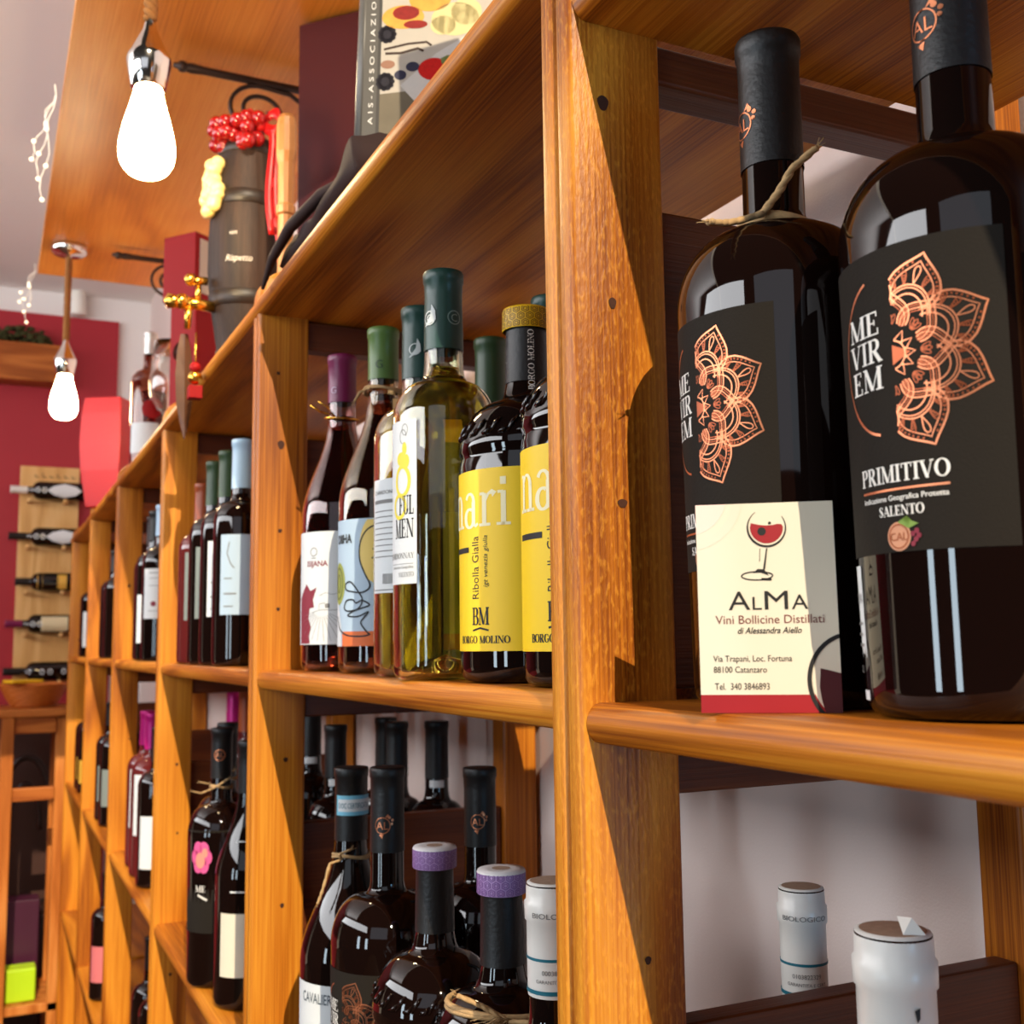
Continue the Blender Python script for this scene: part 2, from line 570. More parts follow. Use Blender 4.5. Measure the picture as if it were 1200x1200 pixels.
# a small roman display alphabet, drawn as thick and thin strokes with serifs
def _glyph(ch):
    K, T = 0.17, 0.055
    q = []                                     # list of (polyline, width)

    def vs(x, w_, y0=0.0, y1=1.0):
        q.append(([(x, y0), (x, y1)], w_))

    def hs(x0, x1, y, w_=T):
        q.append(([(x0, y), (x1, y)], w_))

    def ser(x, y, l=0.2):
        hs(x - l, x + l, y + (T / 2 if y < 0.3 else -T / 2), T)

    def ell(cx, cy, rx, ry, a0, a1, kw=K, n=20):
        p, ws = [], []
        for i in range(n + 1):
            a = math.radians(a0 + (a1 - a0) * i / n)
            p.append((cx + rx * math.cos(a), cy + ry * math.sin(a)))
            ws.append(T + (kw - T) * abs(math.cos(a)) ** 1.5)
        q.append((p, ws))
    wd = 0.8
    if ch == 'M':
        wd = 1.12
        vs(.14, T); ser(.14, 0, .13); ser(.12, 1, .12); q.append(([(.16, 1), (.54, .02)], K)); q.append(([(.54, .02), (.92, 1)], T)); vs(.94, K); ser(.94, 0); ser(.97, 1, .15)
    elif ch == 'N':
        wd = 0.98
        vs(.14, T); ser(.14, 0, .13); ser(.1, 1, .12); q.append(([(.14, 1), (.82, 0)], K)); vs(.82, T); ser(.82, 1, .13)
    elif ch == 'E':
        wd = 0.78
        vs(.2, K); ser(.2, 0, .19); ser(.2, 1, .19); hs(.2, .68, T / 2); hs(.2, .64, 1 - T / 2); hs(.2, .5, .52); vs(.67, T, 0, .26); vs(.63, T, .78, 1); vs(.5, T, .4, .64)
    elif ch == 'F':
        wd = 0.72
        vs(.2, K); ser(.2, 0); ser(.2, 1, .19); hs(.2, .66, 1 - T / 2); hs(.2, .5, .5); vs(.65, T, .76, 1); vs(.5, T, .38, .62)
    elif ch == 'L':
        wd = 0.72
        vs(.2, K); ser(.2, 0, .19); ser(.2, 1); hs(.2, .66, T / 2); vs(.66, T, 0, .3)
    elif ch == 'I':
        wd = 0.44
        vs(.22, K); ser(.22, 0); ser(.22, 1)
    elif ch == 'V':
        wd = 0.92
        q.append(([(.14, 1), (.48, 0)], K)); q.append(([(.48, 0), (.8, 1)], T)); ser(.16, 1); ser(.8, 1, .13)
    elif ch == 'A':
        wd = 0.94
        q.append(([(.14, 0), (.46, 1)], T)); q.append(([(.46, 1), (.8, 0)], K)); ser(.14, 0, .13); ser(.8, 0); hs(.25, .66, .34)
    elif ch == 'Y':
        wd = 0.88
        q.append(([(.12, 1), (.45, .45)], K)); q.append(([(.45, .45), (.78, 1)], T)); vs(.45, K, 0, .48); ser(.45, 0); ser(.14, 1, .15); ser(.78, 1, .12)
    elif ch == 'U':
        wd = 0.92
        vs(.2, K, .3, 1); vs(.76, T, .3, 1); ell(.48, .3, .28, .28, 180, 360, .12); ser(.2, 1); ser(.76, 1, .13)
    elif ch == 'T':
        wd = 0.82
        vs(.41, K); ser(.41, 0); hs(.06, .76, 1 - T / 2); vs(.07, T, .74, 1); vs(.75, T, .74, 1)
    elif ch in 'PRB':
        wd = 0.76 if ch != 'R' else 0.9
        vs(.2, K); ser(.2, 0); ser(.2, 1, .19); hs(.2, .45, 1 - T / 2); hs(.2, .45, .5); ell(.42, .75, .23, .24, 90, -90)
        if ch == 'R':
            q.append(([(.42, .5), (.76, 0)], K)); ser(.78, 0, .12)
        if ch == 'B':
            hs(.2, .45, T / 2); ell(.44, .26, .26, .25, 90, -90)
    elif ch == 'D':
        wd = 0.92
        vs(.2, K); ser(.2, 0, .19); ser(.2, 1, .19); hs(.2, .42, 1 - T / 2); hs(.2, .42, T / 2); ell(.4, .5, .4, .475, 90, -90)
    elif ch == 'O':
        wd = 0.96
        ell(.48, .5, .38, .48, 0, 360, K, 32)
    elif ch in 'CG':
        wd = 0.88
        ell(.47, .5, .37, .48, 50, 310); vs(.72, T, .68, .95)
        if ch == 'G':
            vs(.72, K * .8, .08, .42); hs(.56, .84, .42)
    elif ch == 'S':
        wd = 0.66
        p = [(.55, .8), (.5, .92), (.34, .975), (.18, .9), (.13, .74), (.24, .6), (.4, .48), (.52, .34), (.5, .14), (.34, .025), (.16, .08), (.1, .24)]
        q.append((p, [.05, .055, .06, .09, .13, .17, .18, .17, .12, .06, .055, .05])); vs(.56, T, .72, .96); vs(.1, T, .04, .3)
    elif ch == 'H':
        wd = 0.98
        vs(.2, K); vs(.78, K); ser(.2, 0); ser(.2, 1); ser(.78, 0); ser(.78, 1); hs(.2, .78, .52)
    elif ch == 'a':
        wd = 0.6
        vs(.42, .13, .04, .5); ell(.27, .5, .16, .16, 0, 160, .1); ell(.26, .18, .18, .18, 60, 330, .13); q.append(([(.42, .06), (.5, .02), (.58, .06)], .06))
    elif ch == 'r':
        wd = 0.48
        vs(.16, .13, 0, .64); ser(.17, 0, .17); hs(.02, .16, .63); q.append(([(.18, .46), (.28, .62), (.38, .66), (.46, .6)], [.05, .06, .1, .15]))
    elif ch == 'i':
        wd = 0.36
        vs(.18, .13, 0, .66); ser(.18, 0, .18); hs(.03, .18, .645); q.append(([(.1, .86), (.25, .86)], .15))
    elif ch == 'n':
        wd = 0.66
        vs(.15, .13, 0, .65); ser(.15, 0, .16); hs(.02, .15, .64); ell(.33, .45, .17, .2, 0, 150, .12); vs(.5, .13, 0, .47); ser(.5, 0, .16)
    elif ch == ' ':
        wd = 0.4
    return q, wd


def serif(body, h, x=0, y=0, width=None, align='l', aspect=1.0, bold=1.0):
    a = Art()
    px = 0.0
    strokes = []
    for ch in body:
        q, wd = _glyph(ch)
        for p, ww in q:
            ww = [z * bold for z in ww] if isinstance(ww, list) else ww * bold
            strokes.append(([(px + X, Y) for X, Y in p], ww))
        px += wd + 0.03
    kx = (width / px) if width else h * aspect
    dx = {'l': 0, 'c': -px * kx / 2, 'r': -px * kx}[align]
    for p, ww in strokes:
        if len(p) == 2 and abs(p[0][1] - p[1][1]) > 0.5 and abs(p[0][0] - p[1][0]) > 0.05:      # diagonals: horizontal width
            (x0, y0), (x1, y1) = p
            hw = ww / 2
            a.poly([(x + dx + (x0 - hw) * kx, y + y0 * h), (x + dx + (x0 + hw) * kx, y + y0 * h), (x + dx + (x1 + hw) * kx, y + y1 * h), (x + dx + (x1 - hw) * kx, y + y1 * h)])
        else:
            ws = [z * (h + kx) / 2 for z in ww] if isinstance(ww, list) else ww * (kx if p[0][0] == p[1][0] else h)
            a.line([(x + dx + X * kx, y + Y * h) for X, Y in p], ws)
    return a


def mandala(R, wd, half=True):
    """half of a layered petal rosette, cut along its vertical axis"""
    A, Bk = Art(), Art()

    def put(art, pts, ww):
        run = []
        for p in pts:
            if p[0] >= 0.01 * R or not half:
                run.append(p)
            else:
                if len(run) > 1:
                    art.line(run, ww)
                run = []
        if len(run) > 1:
            art.line(run, ww)

    def rotp(pts, a):
        c, s = math.cos(a), math.sin(a)
        return [(x * c - y * s, x * s + y * c) for x, y in pts]

    PF = [(0, .80), (.12, .95), (.25, 1.02), (.4, 1.0), (.55, .87), (.68, .66), (.78, .45), (.86, .27), (.93, .12), (1, 0)]

    def prof(s):
        for (a, x), (b, y) in zip(PF, PF[1:]):
            if a <= s <= b:
                return x + (y - x) * (s - a) / (b - a)
        return 0

    def leaf(r0, r1, hw, n=18):
        up, dn = [], []
        for i in range(n + 1):
            s = i / n
            l = hw * prof(s)
            up.append((r0 + (r1 - r0) * s, l))
            dn.append((r0 + (r1 - r0) * s, -l))
        return dn + up[::-1][1:]
    angs = [67.5, 22.5, -22.5, -67.5, 112.5, -112.5]
    for d in angs:
        a = math.radians(d)
        put(A, rotp(leaf(.50 * R, R, .275 * R), a), wd * 1.5)
        put(A, rotp(leaf(.50 * R, .92 * R, .215 * R), a), wd * .8)
        for rr in (.60, .66, .69):
            put(A, rotp([(.36 * R + (rr - .36) * R * math.cos(t), (rr - .36) * R * .8 * math.sin(t)) for t in [(-1.35 + 2.7 * i / 12) for i in range(13)]], a), wd * (.9 if rr == .66 else 1.1))
        for j in range(-2, 3):
            t = j * .38
            bx, by = .40 * R + .30 * R * math.cos(t), .30 * R * math.sin(t) * .8
            ln = (.17 if j == 0 else .13) * R
            lp = []
            for i in range(15):
                q = i / 14 * 2 * PI
                u, v = ln * (1 - math.cos(q)) / 2, ln * .22 * math.sin(q) * ((1 - math.cos(q)) / 2 + .2)
                lp.append((bx + u * math.cos(t) - v * math.sin(t), by + u * math.sin(t) + v * math.cos(t)))
            put(A if j == 0 else Bk, rotp(lp, a), wd * (.9 if j == 0 else .8))
            for i in range(4):
                u = ln * (.1 + .2 * i)
                c = (bx + u * math.cos(t), by + u * math.sin(t))
                if j:
                    put(Bk, rotp([(c[0] - .012 * R, c[1] - .02 * R), c, (c[0] - .012 * R, c[1] + .02 * R)], a), wd * .7)
        for sg in (-1, 1):                       # beads between the two outlines
            for i in range(3, 12):
                s = i / 13
                o1 = leaf(.50 * R, .965 * R, .245 * R, 13)
                p = o1[i] if sg < 0 else o1[-1 - i]
                c = rotp([p], a)[0]
                if c[0] > .02 * R:
                    Bk.disc(c[0], c[1], .012 * R, n=6)
    for d in (90, 45, 0, -45, -90):
        a = math.radians(d)
        for k in range(4):
            put(Bk if k % 2 else A, rotp(leaf(.26 * R, (.64 - .035 * k) * R, (.20 - .022 * k) * R), a), wd * (1.0 if k == 0 else .7))
        for j in (-1, 0, 1):
            t = j * .5
            lp = [(.30 * R + .11 * R * (1 - math.cos(i / 10 * 2 * PI)) / 2 * math.cos(t) - .02 * R * math.sin(i / 10 * 2 * PI) * math.sin(t),
                   .11 * R * (1 - math.cos(i / 10 * 2 * PI)) / 2 * math.sin(t) + .02 * R * math.sin(i / 10 * 2 * PI) * math.cos(t)) for i in range(11)]
            put(Bk, rotp(lp, a), wd * .7)
    for d in range(-90, 91, 30):
        a = math.radians(d)
        put(A, rotp([(.14 * R, .05 * R), (.25 * R, 0), (.14 * R, -.05 * R)], a), wd * .9)
    put(A, [(.14 * R * math.cos(math.radians(t)), .14 * R * math.sin(math.radians(t))) for t in range(-90, 91, 10)], wd)
    Bk.poly([(0.0, .10 * R), (.2 * R, 0.0), (0.0, -.10 * R)])
    return A, Bk


# ------------------------------------------------------------------ room shell
structure(MB().box(-4, 0.75, -3.0, 5.1, -0.05, 0.0).build('floor', FLOORM))
structure(MB().box(0.60, 0.70, 0.0, 5.0, 0.0, 3.0).build('wall_right', WALL))
structure(MB().box(-4, 0.70, 4.92, 5.02, 0.0, 3.0).build('wall_back', WHITE))
structure(MB().box(-4, 0.70, 1.5, 5.02, 2.95, 3.05).build('ceiling', WHITE))
structure(MB().box(-3.0, 0.47, 4.895, 4.92, 0.0, CAMZ + 1.394).build('trim_1', BURG))

# ------------------------------------------------------------------ the shelving
SH = thing('wine_shelving', 'long honey coloured pine wine shelving running along the whole right wall', 'shelving', V(26, 50.66, -145))
ZF = 1.45                         # floor to camera height; local z of the shelving starts at the floor


def L(x, y, z):                   # plan cm -> shelving local metres
    return ((x - 26) / 100, (y - 50.66) / 100, z / 100 + ZF)


def post_mesh(x0, depth, ytop, ybot, z0, z1, r=0.0, groove=True, knots=()):
    """upright with a two-bead moulded front edge and an optional rounded front top corner; local cm"""
    sec = []                      # section (x depth from front, y)
    t = ytop - ybot

    def corner(cx, cy, rr, a0, a1, n=5):
        return [(cx + rr * math.cos(math.radians(a0 + (a1 - a0) * i / n)), cy + rr * math.sin(math.radians(a0 + (a1 - a0) * i / n))) for i in range(n + 1)]
    if groove:
        h = t / 2
        for c in (0.5, 1.5):      # two soft beads across the front
            for i in range(7):
                a = -PI / 2 + PI * i / 6
                sec.append((0.38 - 0.38 * math.cos(a), (c - 0.5) * h + h / 2 + math.sin(a) * h / 2 * 0.96))
    else:
        sec += corner(.4, .4, .4, 270, 180) + corner(.4, t - .4, .4, 180, 90)
    sec += corner(depth - .25, t - .25, .25, 90, 0, 3) + corner(depth - .25, .25, .25, 0, -90, 3)
    zs = [z0, z1 - r]
    if r:
        zs += [z1 - r + r * math.sin(PI / 2 * i / 8) for i in range(1, 9)]
    m = MB()
    vs = []
    for z in zs:
        xf = 0.0
        if r and z > z1 - r:
            xf = r - math.sqrt(max(0, r * r - (z - z1 + r) ** 2))
        for (x, y) in sec:
            vs.append(((x0 + xf + x * (depth - xf) / depth) / 100, (ybot + y) / 100, z / 100))
    n = len(sec)
    fs = []
    for i in range(len(zs) - 1):
        for k in range(n):
            fs.append((i * n + k, i * n + (k + 1) % n, (i + 1) * n + (k + 1) % n, (i + 1) * n + k))
    m.add(vs, fs, 0, True)
    m.add(vs, [tuple(range(n))[::-1], tuple((len(zs) - 1) * n + k for k in range(n))], 0)
    for (kx, kz, ka, kb) in knots:
        pts = [(kx / 100 + ka / 100 * math.cos(q) * (1 + .15 * math.sin(3 * q)), (ybot - .02) / 100, kz / 100 + kb / 100 * math.sin(q)) for q in [2 * PI * i / 14 for i in range(14)]]
        m.add(pts, [tuple(range(14))], 1)
    return m


def add_post(name, m, mt):
    o = m.build(name, [mt, KNOT], SH, loc=(-0.26, -0.5066, ZF))
    md = o.modifiers.new('n', 'EDGE_SPLIT')
    md.split_angle = math.radians(40)
    return o


YP = [50.66 + 71.74 * k for k in range(6)]
# nearest upright, tall, then five with rounded tops
add_post('upright', post_mesh(26, 5.6, YP[0], YP[0] - 3.45, -145, 82, 0, True,
                              [(28.0, 27.9, .33, .42), (28.3, 17.2, .22, .30), (28.6, 6.9, .28, .22), (29.4, -15.2, .18, .2), (27.5, -30, .2, .2)]), WZF)
kn = [[(28.6, 22, .38, .5), (28.6, 12.5, .22, .22), (28.5, 4, .2, .2), (29.5, -12, .25, .25), (29.3, -27, .22, .25), (28.2, 30, .2, .2)],
      [(30.2, 12, .25, .3), (29.6, -1, .2, .25), (29.3, -19, .25, .25), (29.6, -30, .2, .2), (29, -52, .25, .25)],
      [(29, 14, .3, .4), (30, -20, .2, .2)], [(29.4, 6, .3, .3)], [(29, 3, .3, .3)]]
for k in range(1, 6):
    add_post('upright', post_mesh(26, 5.6, YP[k], YP[k] - 3.45, -145, 41.9, 3.4, True, kn[k - 1]), WZ)
for k in range(6):
    add_post('rear_upright', post_mesh(55.2, 4.2, YP[k], YP[k] - 3.45, -145, 82 if k == 0 else 38.4, 0, False), WZ)
add_post('upright', post_mesh(26, 5.6, -22, -25.5, -145, 82, 0, True), WZF)


def shelf_board(name, y0, y1, ztop, x0=26.3, x1=55.0, th=1.95, mt=WY):
    h = th / 2
    pr = [(x1, ztop), (x0 + h * .8, ztop)] + [(x0 + h * .8 - h * .8 * math.sin(PI * i / 10), ztop - h + h * math.cos(PI * i / 10)) for i in range(1, 10)] + [(x0 + h * .8, ztop - th), (x1, ztop - th)]
    m = MB().prism([((a - 26) / 100, b / 100 + ZF) for a, b in pr], 'y', (y0 - 50.66) / 100, (y1 - 50.66) / 100, 0, True)
    o = m.build(name, mt, SH)
    md = o.modifiers.new('n', 'EDGE_SPLIT')
    md.split_angle = math.radians(35)
    return o


ZM, ZN, ZT, ZL, Z3, Z4 = -2.5, -2.9, 38.45, -44.0, -86.0, -128.0
shelf_board('shelf', -30, YP[0] - 3.45, ZN)                     # nearest bay
shelf_board('shelf', -30, YP[0] - 3.45, ZL)
shelf_board('shelf', -30, YP[0] - 3.45, 34.15)
shelf_board('top_shelf', YP[0] + .05, YP[5] + 3, ZT, x0=25.7)
for k in range(5):
    a, b = YP[k] + .02, YP[k + 1] - 3.47
    for z in (ZM, ZL, Z3, Z4):
        shelf_board('shelf', a, b, z)
for k in range(6):                                              # rails joining front and rear uprights
    a, b = YP[k] - 3.0, YP[k] - .5
    for (z0, z1) in ((33.2, 36.4), (-7.6, -4.6), (-49, -46), (-90, -88)):
        if k == 0 and z0 > 30:
            z0, z1 = 30.0, 32.2
        m = MB().box(.056, .292, (a - 50.66) / 100, (b - 50.66) / 100, z0 / 100 + ZF, z1 / 100 + ZF)
        m.build('cross_rail', WX, SH, bevel=.002)
for k in range(6):                                              # low guard boards across each frame
    a, b = YP[k] - 2.6, YP[k] - .9
    for (z0, z1) in ((-31, -18.8), (-2.4, 23)):
        MB().box(.056, .292, (a - 50.66) / 100, (b - 50.66) / 100, z0 / 100 + ZF, z1 / 100 + ZF).build('side_board', WX, SH, bevel=.002)

# ------------------------------------------------------------------ bottles


def arcpts(c, r, a0, a1, n=8):
    return [(c[0] + r[0] * math.cos(math.radians(a0 + (a1 - a0) * i / n)), c[1] + r[1] * math.sin(math.radians(a0 + (a1 - a0) * i / n))) for i in range(n + 1)]


def profile(kind, H, R, rn=1.42):
    p = [(0.02, 1.4), (R * .45, .9), (R * .72, .1), (R * .82, 0), (R * .93, .12), (R * .985, .5), (R, 1.1)]
    if kind == 'bordeaux':
        zs = H * .625
        sh = H * .095
        p += [(R, zs)] + [(rn + .25 + (R - rn - .25) * math.cos(PI / 2 * i / 9), zs + sh * math.sin(PI / 2 * i / 9)) for i in range(1, 9)]
        p += [(rn + .32, zs + sh * 1.03), (rn + .12, zs + sh * 1.18), (rn + .02, zs + sh * 1.45), (rn, H * .80), (rn - .06, H * .94)]
    elif kind == 'heavy':                      # deep rounded shoulder, slightly wider at the shoulder than at the foot
        p = [(x * .95, z) for x, z in p]
        zs = H * .578
        sh = H * .118
        p += [(R, zs)] + [(rn + .2 + (R - rn - .2) * math.cos(PI / 2 * i / 11) ** .9, zs + sh * math.sin(PI / 2 * i / 11)) for i in range(1, 11)]
        p += [(rn + .25, zs + sh * 1.01), (rn + .08, zs + sh * 1.10), (rn, zs + sh * 1.22), (rn - .05, H * .94)]
    elif kind == 'squat':                      # broad body with an embossed ring below the shoulder
        zs = H * .60
        sh = H * .145
        p += [(R, zs - .9), (R - .12, zs - .5), (R - .12, zs - .2), (R - .02, zs)] + [(rn + .3 + (R - rn - .32) * math.cos(PI / 2 * i / 10), zs + sh * math.sin(PI / 2 * i / 10)) for i in range(1, 10)]
        p += [(rn + .33, zs + sh * 1.03), (rn + .15, zs + sh * 1.15), (rn, zs + sh * 1.35), (rn - .08, H * .94)]
    else:                                      # burgundy / sparkling: long sloping shoulder
        z0, z1 = H * .48, H * .80
        p += [(R, z0)] + [(rn + (R - rn) * (.5 + .5 * math.cos(PI * (i / 14) ** .92)), z0 + (z1 - z0) * i / 14) for i in range(1, 15)]
        p += [(rn - .04, H * .9)]
    p += [(rn - .02, H - .7), (rn + .08, H - .5), (rn + .08, H - .06), (rn - .1, H), (0.02, H)]
    return p


def rad_at(prof, z):
    for (r0, z0), (r1, z1) in zip(prof[4:], prof[5:]):
        if z0 <= z <= z1 and z1 > z0:
            return r0 + (r1 - r0) * (z - z0) / (z1 - z0)
    return prof[6][0]


def sc(p):
    return [(r / 100, z / 100) for r, z in p]


def bottle(label, loc, kind='bordeaux', H=30.0, R=3.7, glass=BLACKGL, cap=CAPBLK, capz=.80, group=None, name='wine_bottle', rn=1.42, wine=None, fill=.74, captop=None, n=56):
    """returns (root, profile); parts: glass, capsule, wine"""
    t = thing(name, label, 'bottle', Vector(loc) + Vector((0, 0, .0004)), 0, group)
    pr = profile(kind, H, R, rn)
    if wine:                                   # transparent shell, inner wall, wine inside
        inner = [(max(.02, r - .28), z + (.35 if i < 6 else 0)) for i, (r, z) in enumerate(pr[:-5])]
        out = [q for q in pr[:-1]] + [(rn - .3, H)]
        m = MB().lathe(sc(out), n).lathe(sc(inner + [(rn - .3, H)]), n)
        m.build('glass', glass, t)
        wz = fill * H
        wi = [(max(.02, r - .03), z + .03) for r, z in inner if z < wz - .2]
        rr = rad_at(pr, wz) - .31
        wi += [(rr, wz), (.02, wz)]
        MB().lathe(sc(wi), n).build('wine', wine, t)
    else:
        MB().lathe(sc(pr), n).build('glass', glass, t)
    if cap:
        z0 = capz * H
        cp = [(r + .05, z) for r, z in pr if z > z0 and z < H - .8]
        cp = [(rad_at(pr, z0) + .05, z0)] + cp + [(rn + .03, H - .85), (rn + .10, H - .75), (rn + .11, H - .12), (rn + .05, H + .03), (rn - .05, H + .06), (.02, H + .06)]
        MB().lathe(sc(cp), 40).build('capsule', cap, t)
    return t, pr


CAMXY = Vector((0, 0))


def cam_angle(x, y):
    return math.atan2(-y, -x)


def label_on(t, pr, R, a0, u0, u1, z0, z1, paper, name='label', lift=.025):
    return Art().rect(u0, u1, z0, z1).wrap(name, paper, t, R, a0, lift, step=.25, rz=lambda z: rad_at(pr, z))


def primitivo(label, x, y, zs, H, R, cut, n=64, group=None, k=1.0, seal=-.13, low=0.0):
    """black label with copper half rosette; cut = angle of the label's cut line, radians"""
    t, pr = bottle(label, V(x, y, zs), 'heavy', H, R, capz=.795, n=n, group=group)
    rz = lambda z: rad_at(pr, z)
    lb = label_on(t, pr, R, cut, -5.0 * k, 4.15 * k, 5.9 * k, 17.0 * k, BLACKLAB)
    A, Bk = mandala(3.7 * k, .05 * k)
    for art, m_, nm in ((A, COPPER, 'rosette_print'), (Bk, DKCOPPER, 'rosette_detail')):
        g = Art().join(art, 0.12 * k, 12.95 * k)
        g.wrap(nm, m_, lb, R, cut, .045, .35, rz)
    br = Art().arc(-.35 * k, 13.1 * k, 2.25 * k, 2.95 * k, 108, 262, .09 * k)
    br.wrap('bracket_print', COPPER, lb, R, cut, .045, .3, rz)
    tx = Art()
    for i, s in enumerate(('ME', 'VIR', 'EM')):
        tx.join(serif(s, .86 * k, -1.28 * k, (13.9 - 1.02 * i) * k, width=(1.85, 1.95, 1.85)[i] * k, align='c', bold=1.1))
    tx.wrap('name_lettering', WHITEINK, lb, R, cut, .045, .3, rz)
    tx = Art()
    tx.join(serif('PRIMITIVO', .62 * k, .0, 8.4 * k - low, width=4.0 * k, align='c', bold=1.2))
    tx.join(text('Indicazione Geografica Protetta', .20 * k, 0, 7.75 * k - low, width=3.8 * k, align='c', bold=.012))
    tx.join(serif('SALENTO', .36 * k, 0, 7.2 * k - low, width=2.0 * k, align='c', bold=1.3))
    tx.wrap('lettering', WHITEINK, lb, R, cut, .045, .3, rz)
    Art().rect(-1.95 * k, 1.95 * k, 8.1 * k - low, 8.18 * k - low).wrap('rule_print', COPPER, lb, R, cut, .045, .3, rz)
    Art().disc(-.1 * k, 6.45 * k, .52 * k).wrap('emblem', mat('emblem_tan', srgb(206, 142, 104), .5), lb, R, cut, .045, .3, rz)
    Art().arc(-.1 * k, 6.45 * k, .42 * k, .42 * k, 0, 360, .05).join(text('CAL', .3 * k, -.1 * k, 6.3 * k, align='c')).wrap('emblem_print', DKCOPPER, lb, R, cut, .06, .3, rz)
    Art().poly([(-.1, 6.95), (.3, 7.15), (.5, 6.95), (.75, 6.85), (.35, 6.7)]).wrap('emblem_leaf', mat('leaf_print', srgb(120, 150, 60), .6), lb, R, cut, .065, .3, rz)
    g = Art()
    for gx, gy in ((.5, 6.5), (.62, 6.3), (.5, 6.15), (.66, 6.6), (.74, 6.43)):
        g.disc(gx, gy, .1, n=8)
    g.wrap('emblem_grapes', MAROONINK, lb, R, cut, .065, .3, rz)
    # copper seal on the capsule
    zc = .862 * H
    rc = rad_at(pr, zc) + .05
    s = Art().arc(0, zc, .62 * k, .62 * k, 0, 360, .07).join(text('AL', .62 * k, -.02, zc - .3 * k, align='c'))
    s.disc(.55 * k, zc + .62 * k, .13).disc(.8 * k, zc + .42 * k, .11).disc(.75 * k, zc + .15, .1)
    s.poly([(-.3, zc - .75), (.0, zc - 1.05), (.1, zc - .7)]).poly([(.2, zc + .62), (.45, zc + .95), (.6, zc + .75)])
    s.wrap('neck_seal', COPPER, t, rc, cut + seal, .03, .15)
    return t, pr


def twine_loop(t, r, z, tails, rad=.11, name='twine'):
    m = MB()
    for o in (0, .16):
        pts = [((r + .05) * math.cos(a) / 100, (r + .05) * math.sin(a) / 100, (z + o + .15 * math.sin(a * 2 + o * 5)) / 100) for a in [2 * PI * i / 30 for i in range(31)]]
        m.tube(pts, rad / 100, 6)
    for pts in tails:
        n = len(pts) * 6
        q = []
        for i in range(n + 1):                # Catmull-like smoothing by linear blends
            s = i / n * (len(pts) - 1)
            k = min(int(s), len(pts) - 2)
            f = s - k
            f = f * f * (3 - 2 * f) * .4 + f * .6
            a, b = Vector(pts[k]), Vector(pts[k + 1])
            q.append((a + (b - a) * f) / 100)
        tw = []
        for s_ in (0, PI):
            m.tube([p + Vector((math.cos(i * .9 + s_), math.sin(i * .9 + s_), 0)) * .0006 for i, p in enumerate(q)], rad / 130, 5)
        e, d = q[-1], (q[-1] - q[-3]).normalized()
        for _ in range(7):                    # frayed end
            m.tube([e, e + (d + Vector((random.uniform(-.6, .6), random.uniform(-.6, .6), random.uniform(-.4, .6)))) * .004], .00018, 3)
    return m.build(name, TWINE, t)


# ---- nearest bay, on the shelf at eye level
xL, yL = 32.4, 39.3
cL = cam_angle(xL, yL)
bL, pL = primitivo('black bottle with copper rosette label and twine, standing behind the white shop card', xL, yL, ZN, 30.9, 4.6, cL - math.radians(54), n=72, low=.6)
zt = 30.9 * .70
rt = rad_at(pL, zt)
cr = Vector((.903, -.43, 0))
cf = Vector((-.64, -.77, 0))
k0 = cf * (rt + .3) - cr * .5 + Vector((0, 0, zt + .2))
twine_loop(bL, rt, zt, [[k0, k0 + cr * .7 + Vector((0, 0, .9)), k0 + cr * 1.4 + cf * .2 + Vector((0, 0, 2.0)), k0 + cr * 2.5 + cf * .3 + Vector((0, 0, 2.9))],
                        [k0, k0 - cr * 1.0 + cf * .5 + Vector((0, 0, -.5)), k0 - cr * 1.7 + cf * 1.1 + Vector((0, 0, -.85)), k0 - cr * 2.3 + cf * 1.7 + Vector((0, 0, -1.0))]], rad=.2)
xR, yR = 33.6, 29.7
cR = cam_angle(xR, yR)
bR, pR = primitivo('largest black bottle with copper rosette label at the right edge of the photo', xR, yR, ZN, 30.9, 4.65, cR - math.radians(35), n=80)
bb = Art().rect(-1.2, .55, .6, 5.6).wrap('back_label', PAPER, bR, 4.45, cR - math.radians(77), .03, .25, lambda z: rad_at(pR, z))
Art().join(text('ALMA', .4, -.9, 4.2)).rect(-1, .3, 3.4, 3.5).rect(-1, .2, 3.0, 3.1).rect(-1, .3, 2.6, 2.7).join(text('VINO', .3, -.9, 1.6)).wrap('small_print', GREYINK, bb, 4.45, cR - math.radians(77), .05, .25, lambda z: rad_at(pR, z))

# the shop's card leaning on the bottle
pa, pb = Vector((26.25, 37.6)), Vector((30.65, 34.3))
dv = (pb - pa).normalized()
card = thing('business_card', 'white shop card with a red wine glass drawing, propped on the shelf edge', 'card', V(pa.x, pa.y, ZN + .02), math.atan2(dv.y, dv.x))
card.rotation_euler = (math.radians(-3.0), 0, math.atan2(dv.y, dv.x))
CW, CH = 5.5, 8.5
MB().box(0, CW / 100, 0, .0005, 0, CH / 100).build('card_stock', CREAM, card)
Art().disc(-.35, 8.85, 1.62, n=40).clip(0, CW, 0, CH).flat('pink_corner_print', PINKPRINT, card, .012)
Art().arc(-.35, 8.85, 2.08, 2.08, 0, 360, .36, 60).clip(0, CW, 0, CH).flat('beige_ring_print', BEIGEPRINT, card, .012)
Art().rect(0, CW, 0, .72).flat('red_band_print', REDCARD, card, .010)
Art().disc(6.0, 1.25, 1.6, n=60).clip(0, CW, 0, CH).flat('round_ground_print', CREAM, card, .016)
Art().arc(6.0, 1.25, 1.72, 1.85, 0, 360, .17, 70).clip(0, CW, 0, CH).flat('ring_print', INK, card, .022)
Art().poly([(4.72, 1.75), (5.02, 1.68), (5.5, 1.55), (5.5, 0), (4.85, 0), (4.72, .5), (4.66, 1.0)]).clip(0, CW, 0, CH).flat('wine_print', WINEPRINT, card, .022)
g = Art()
gx, gy = 2.85, 7.48
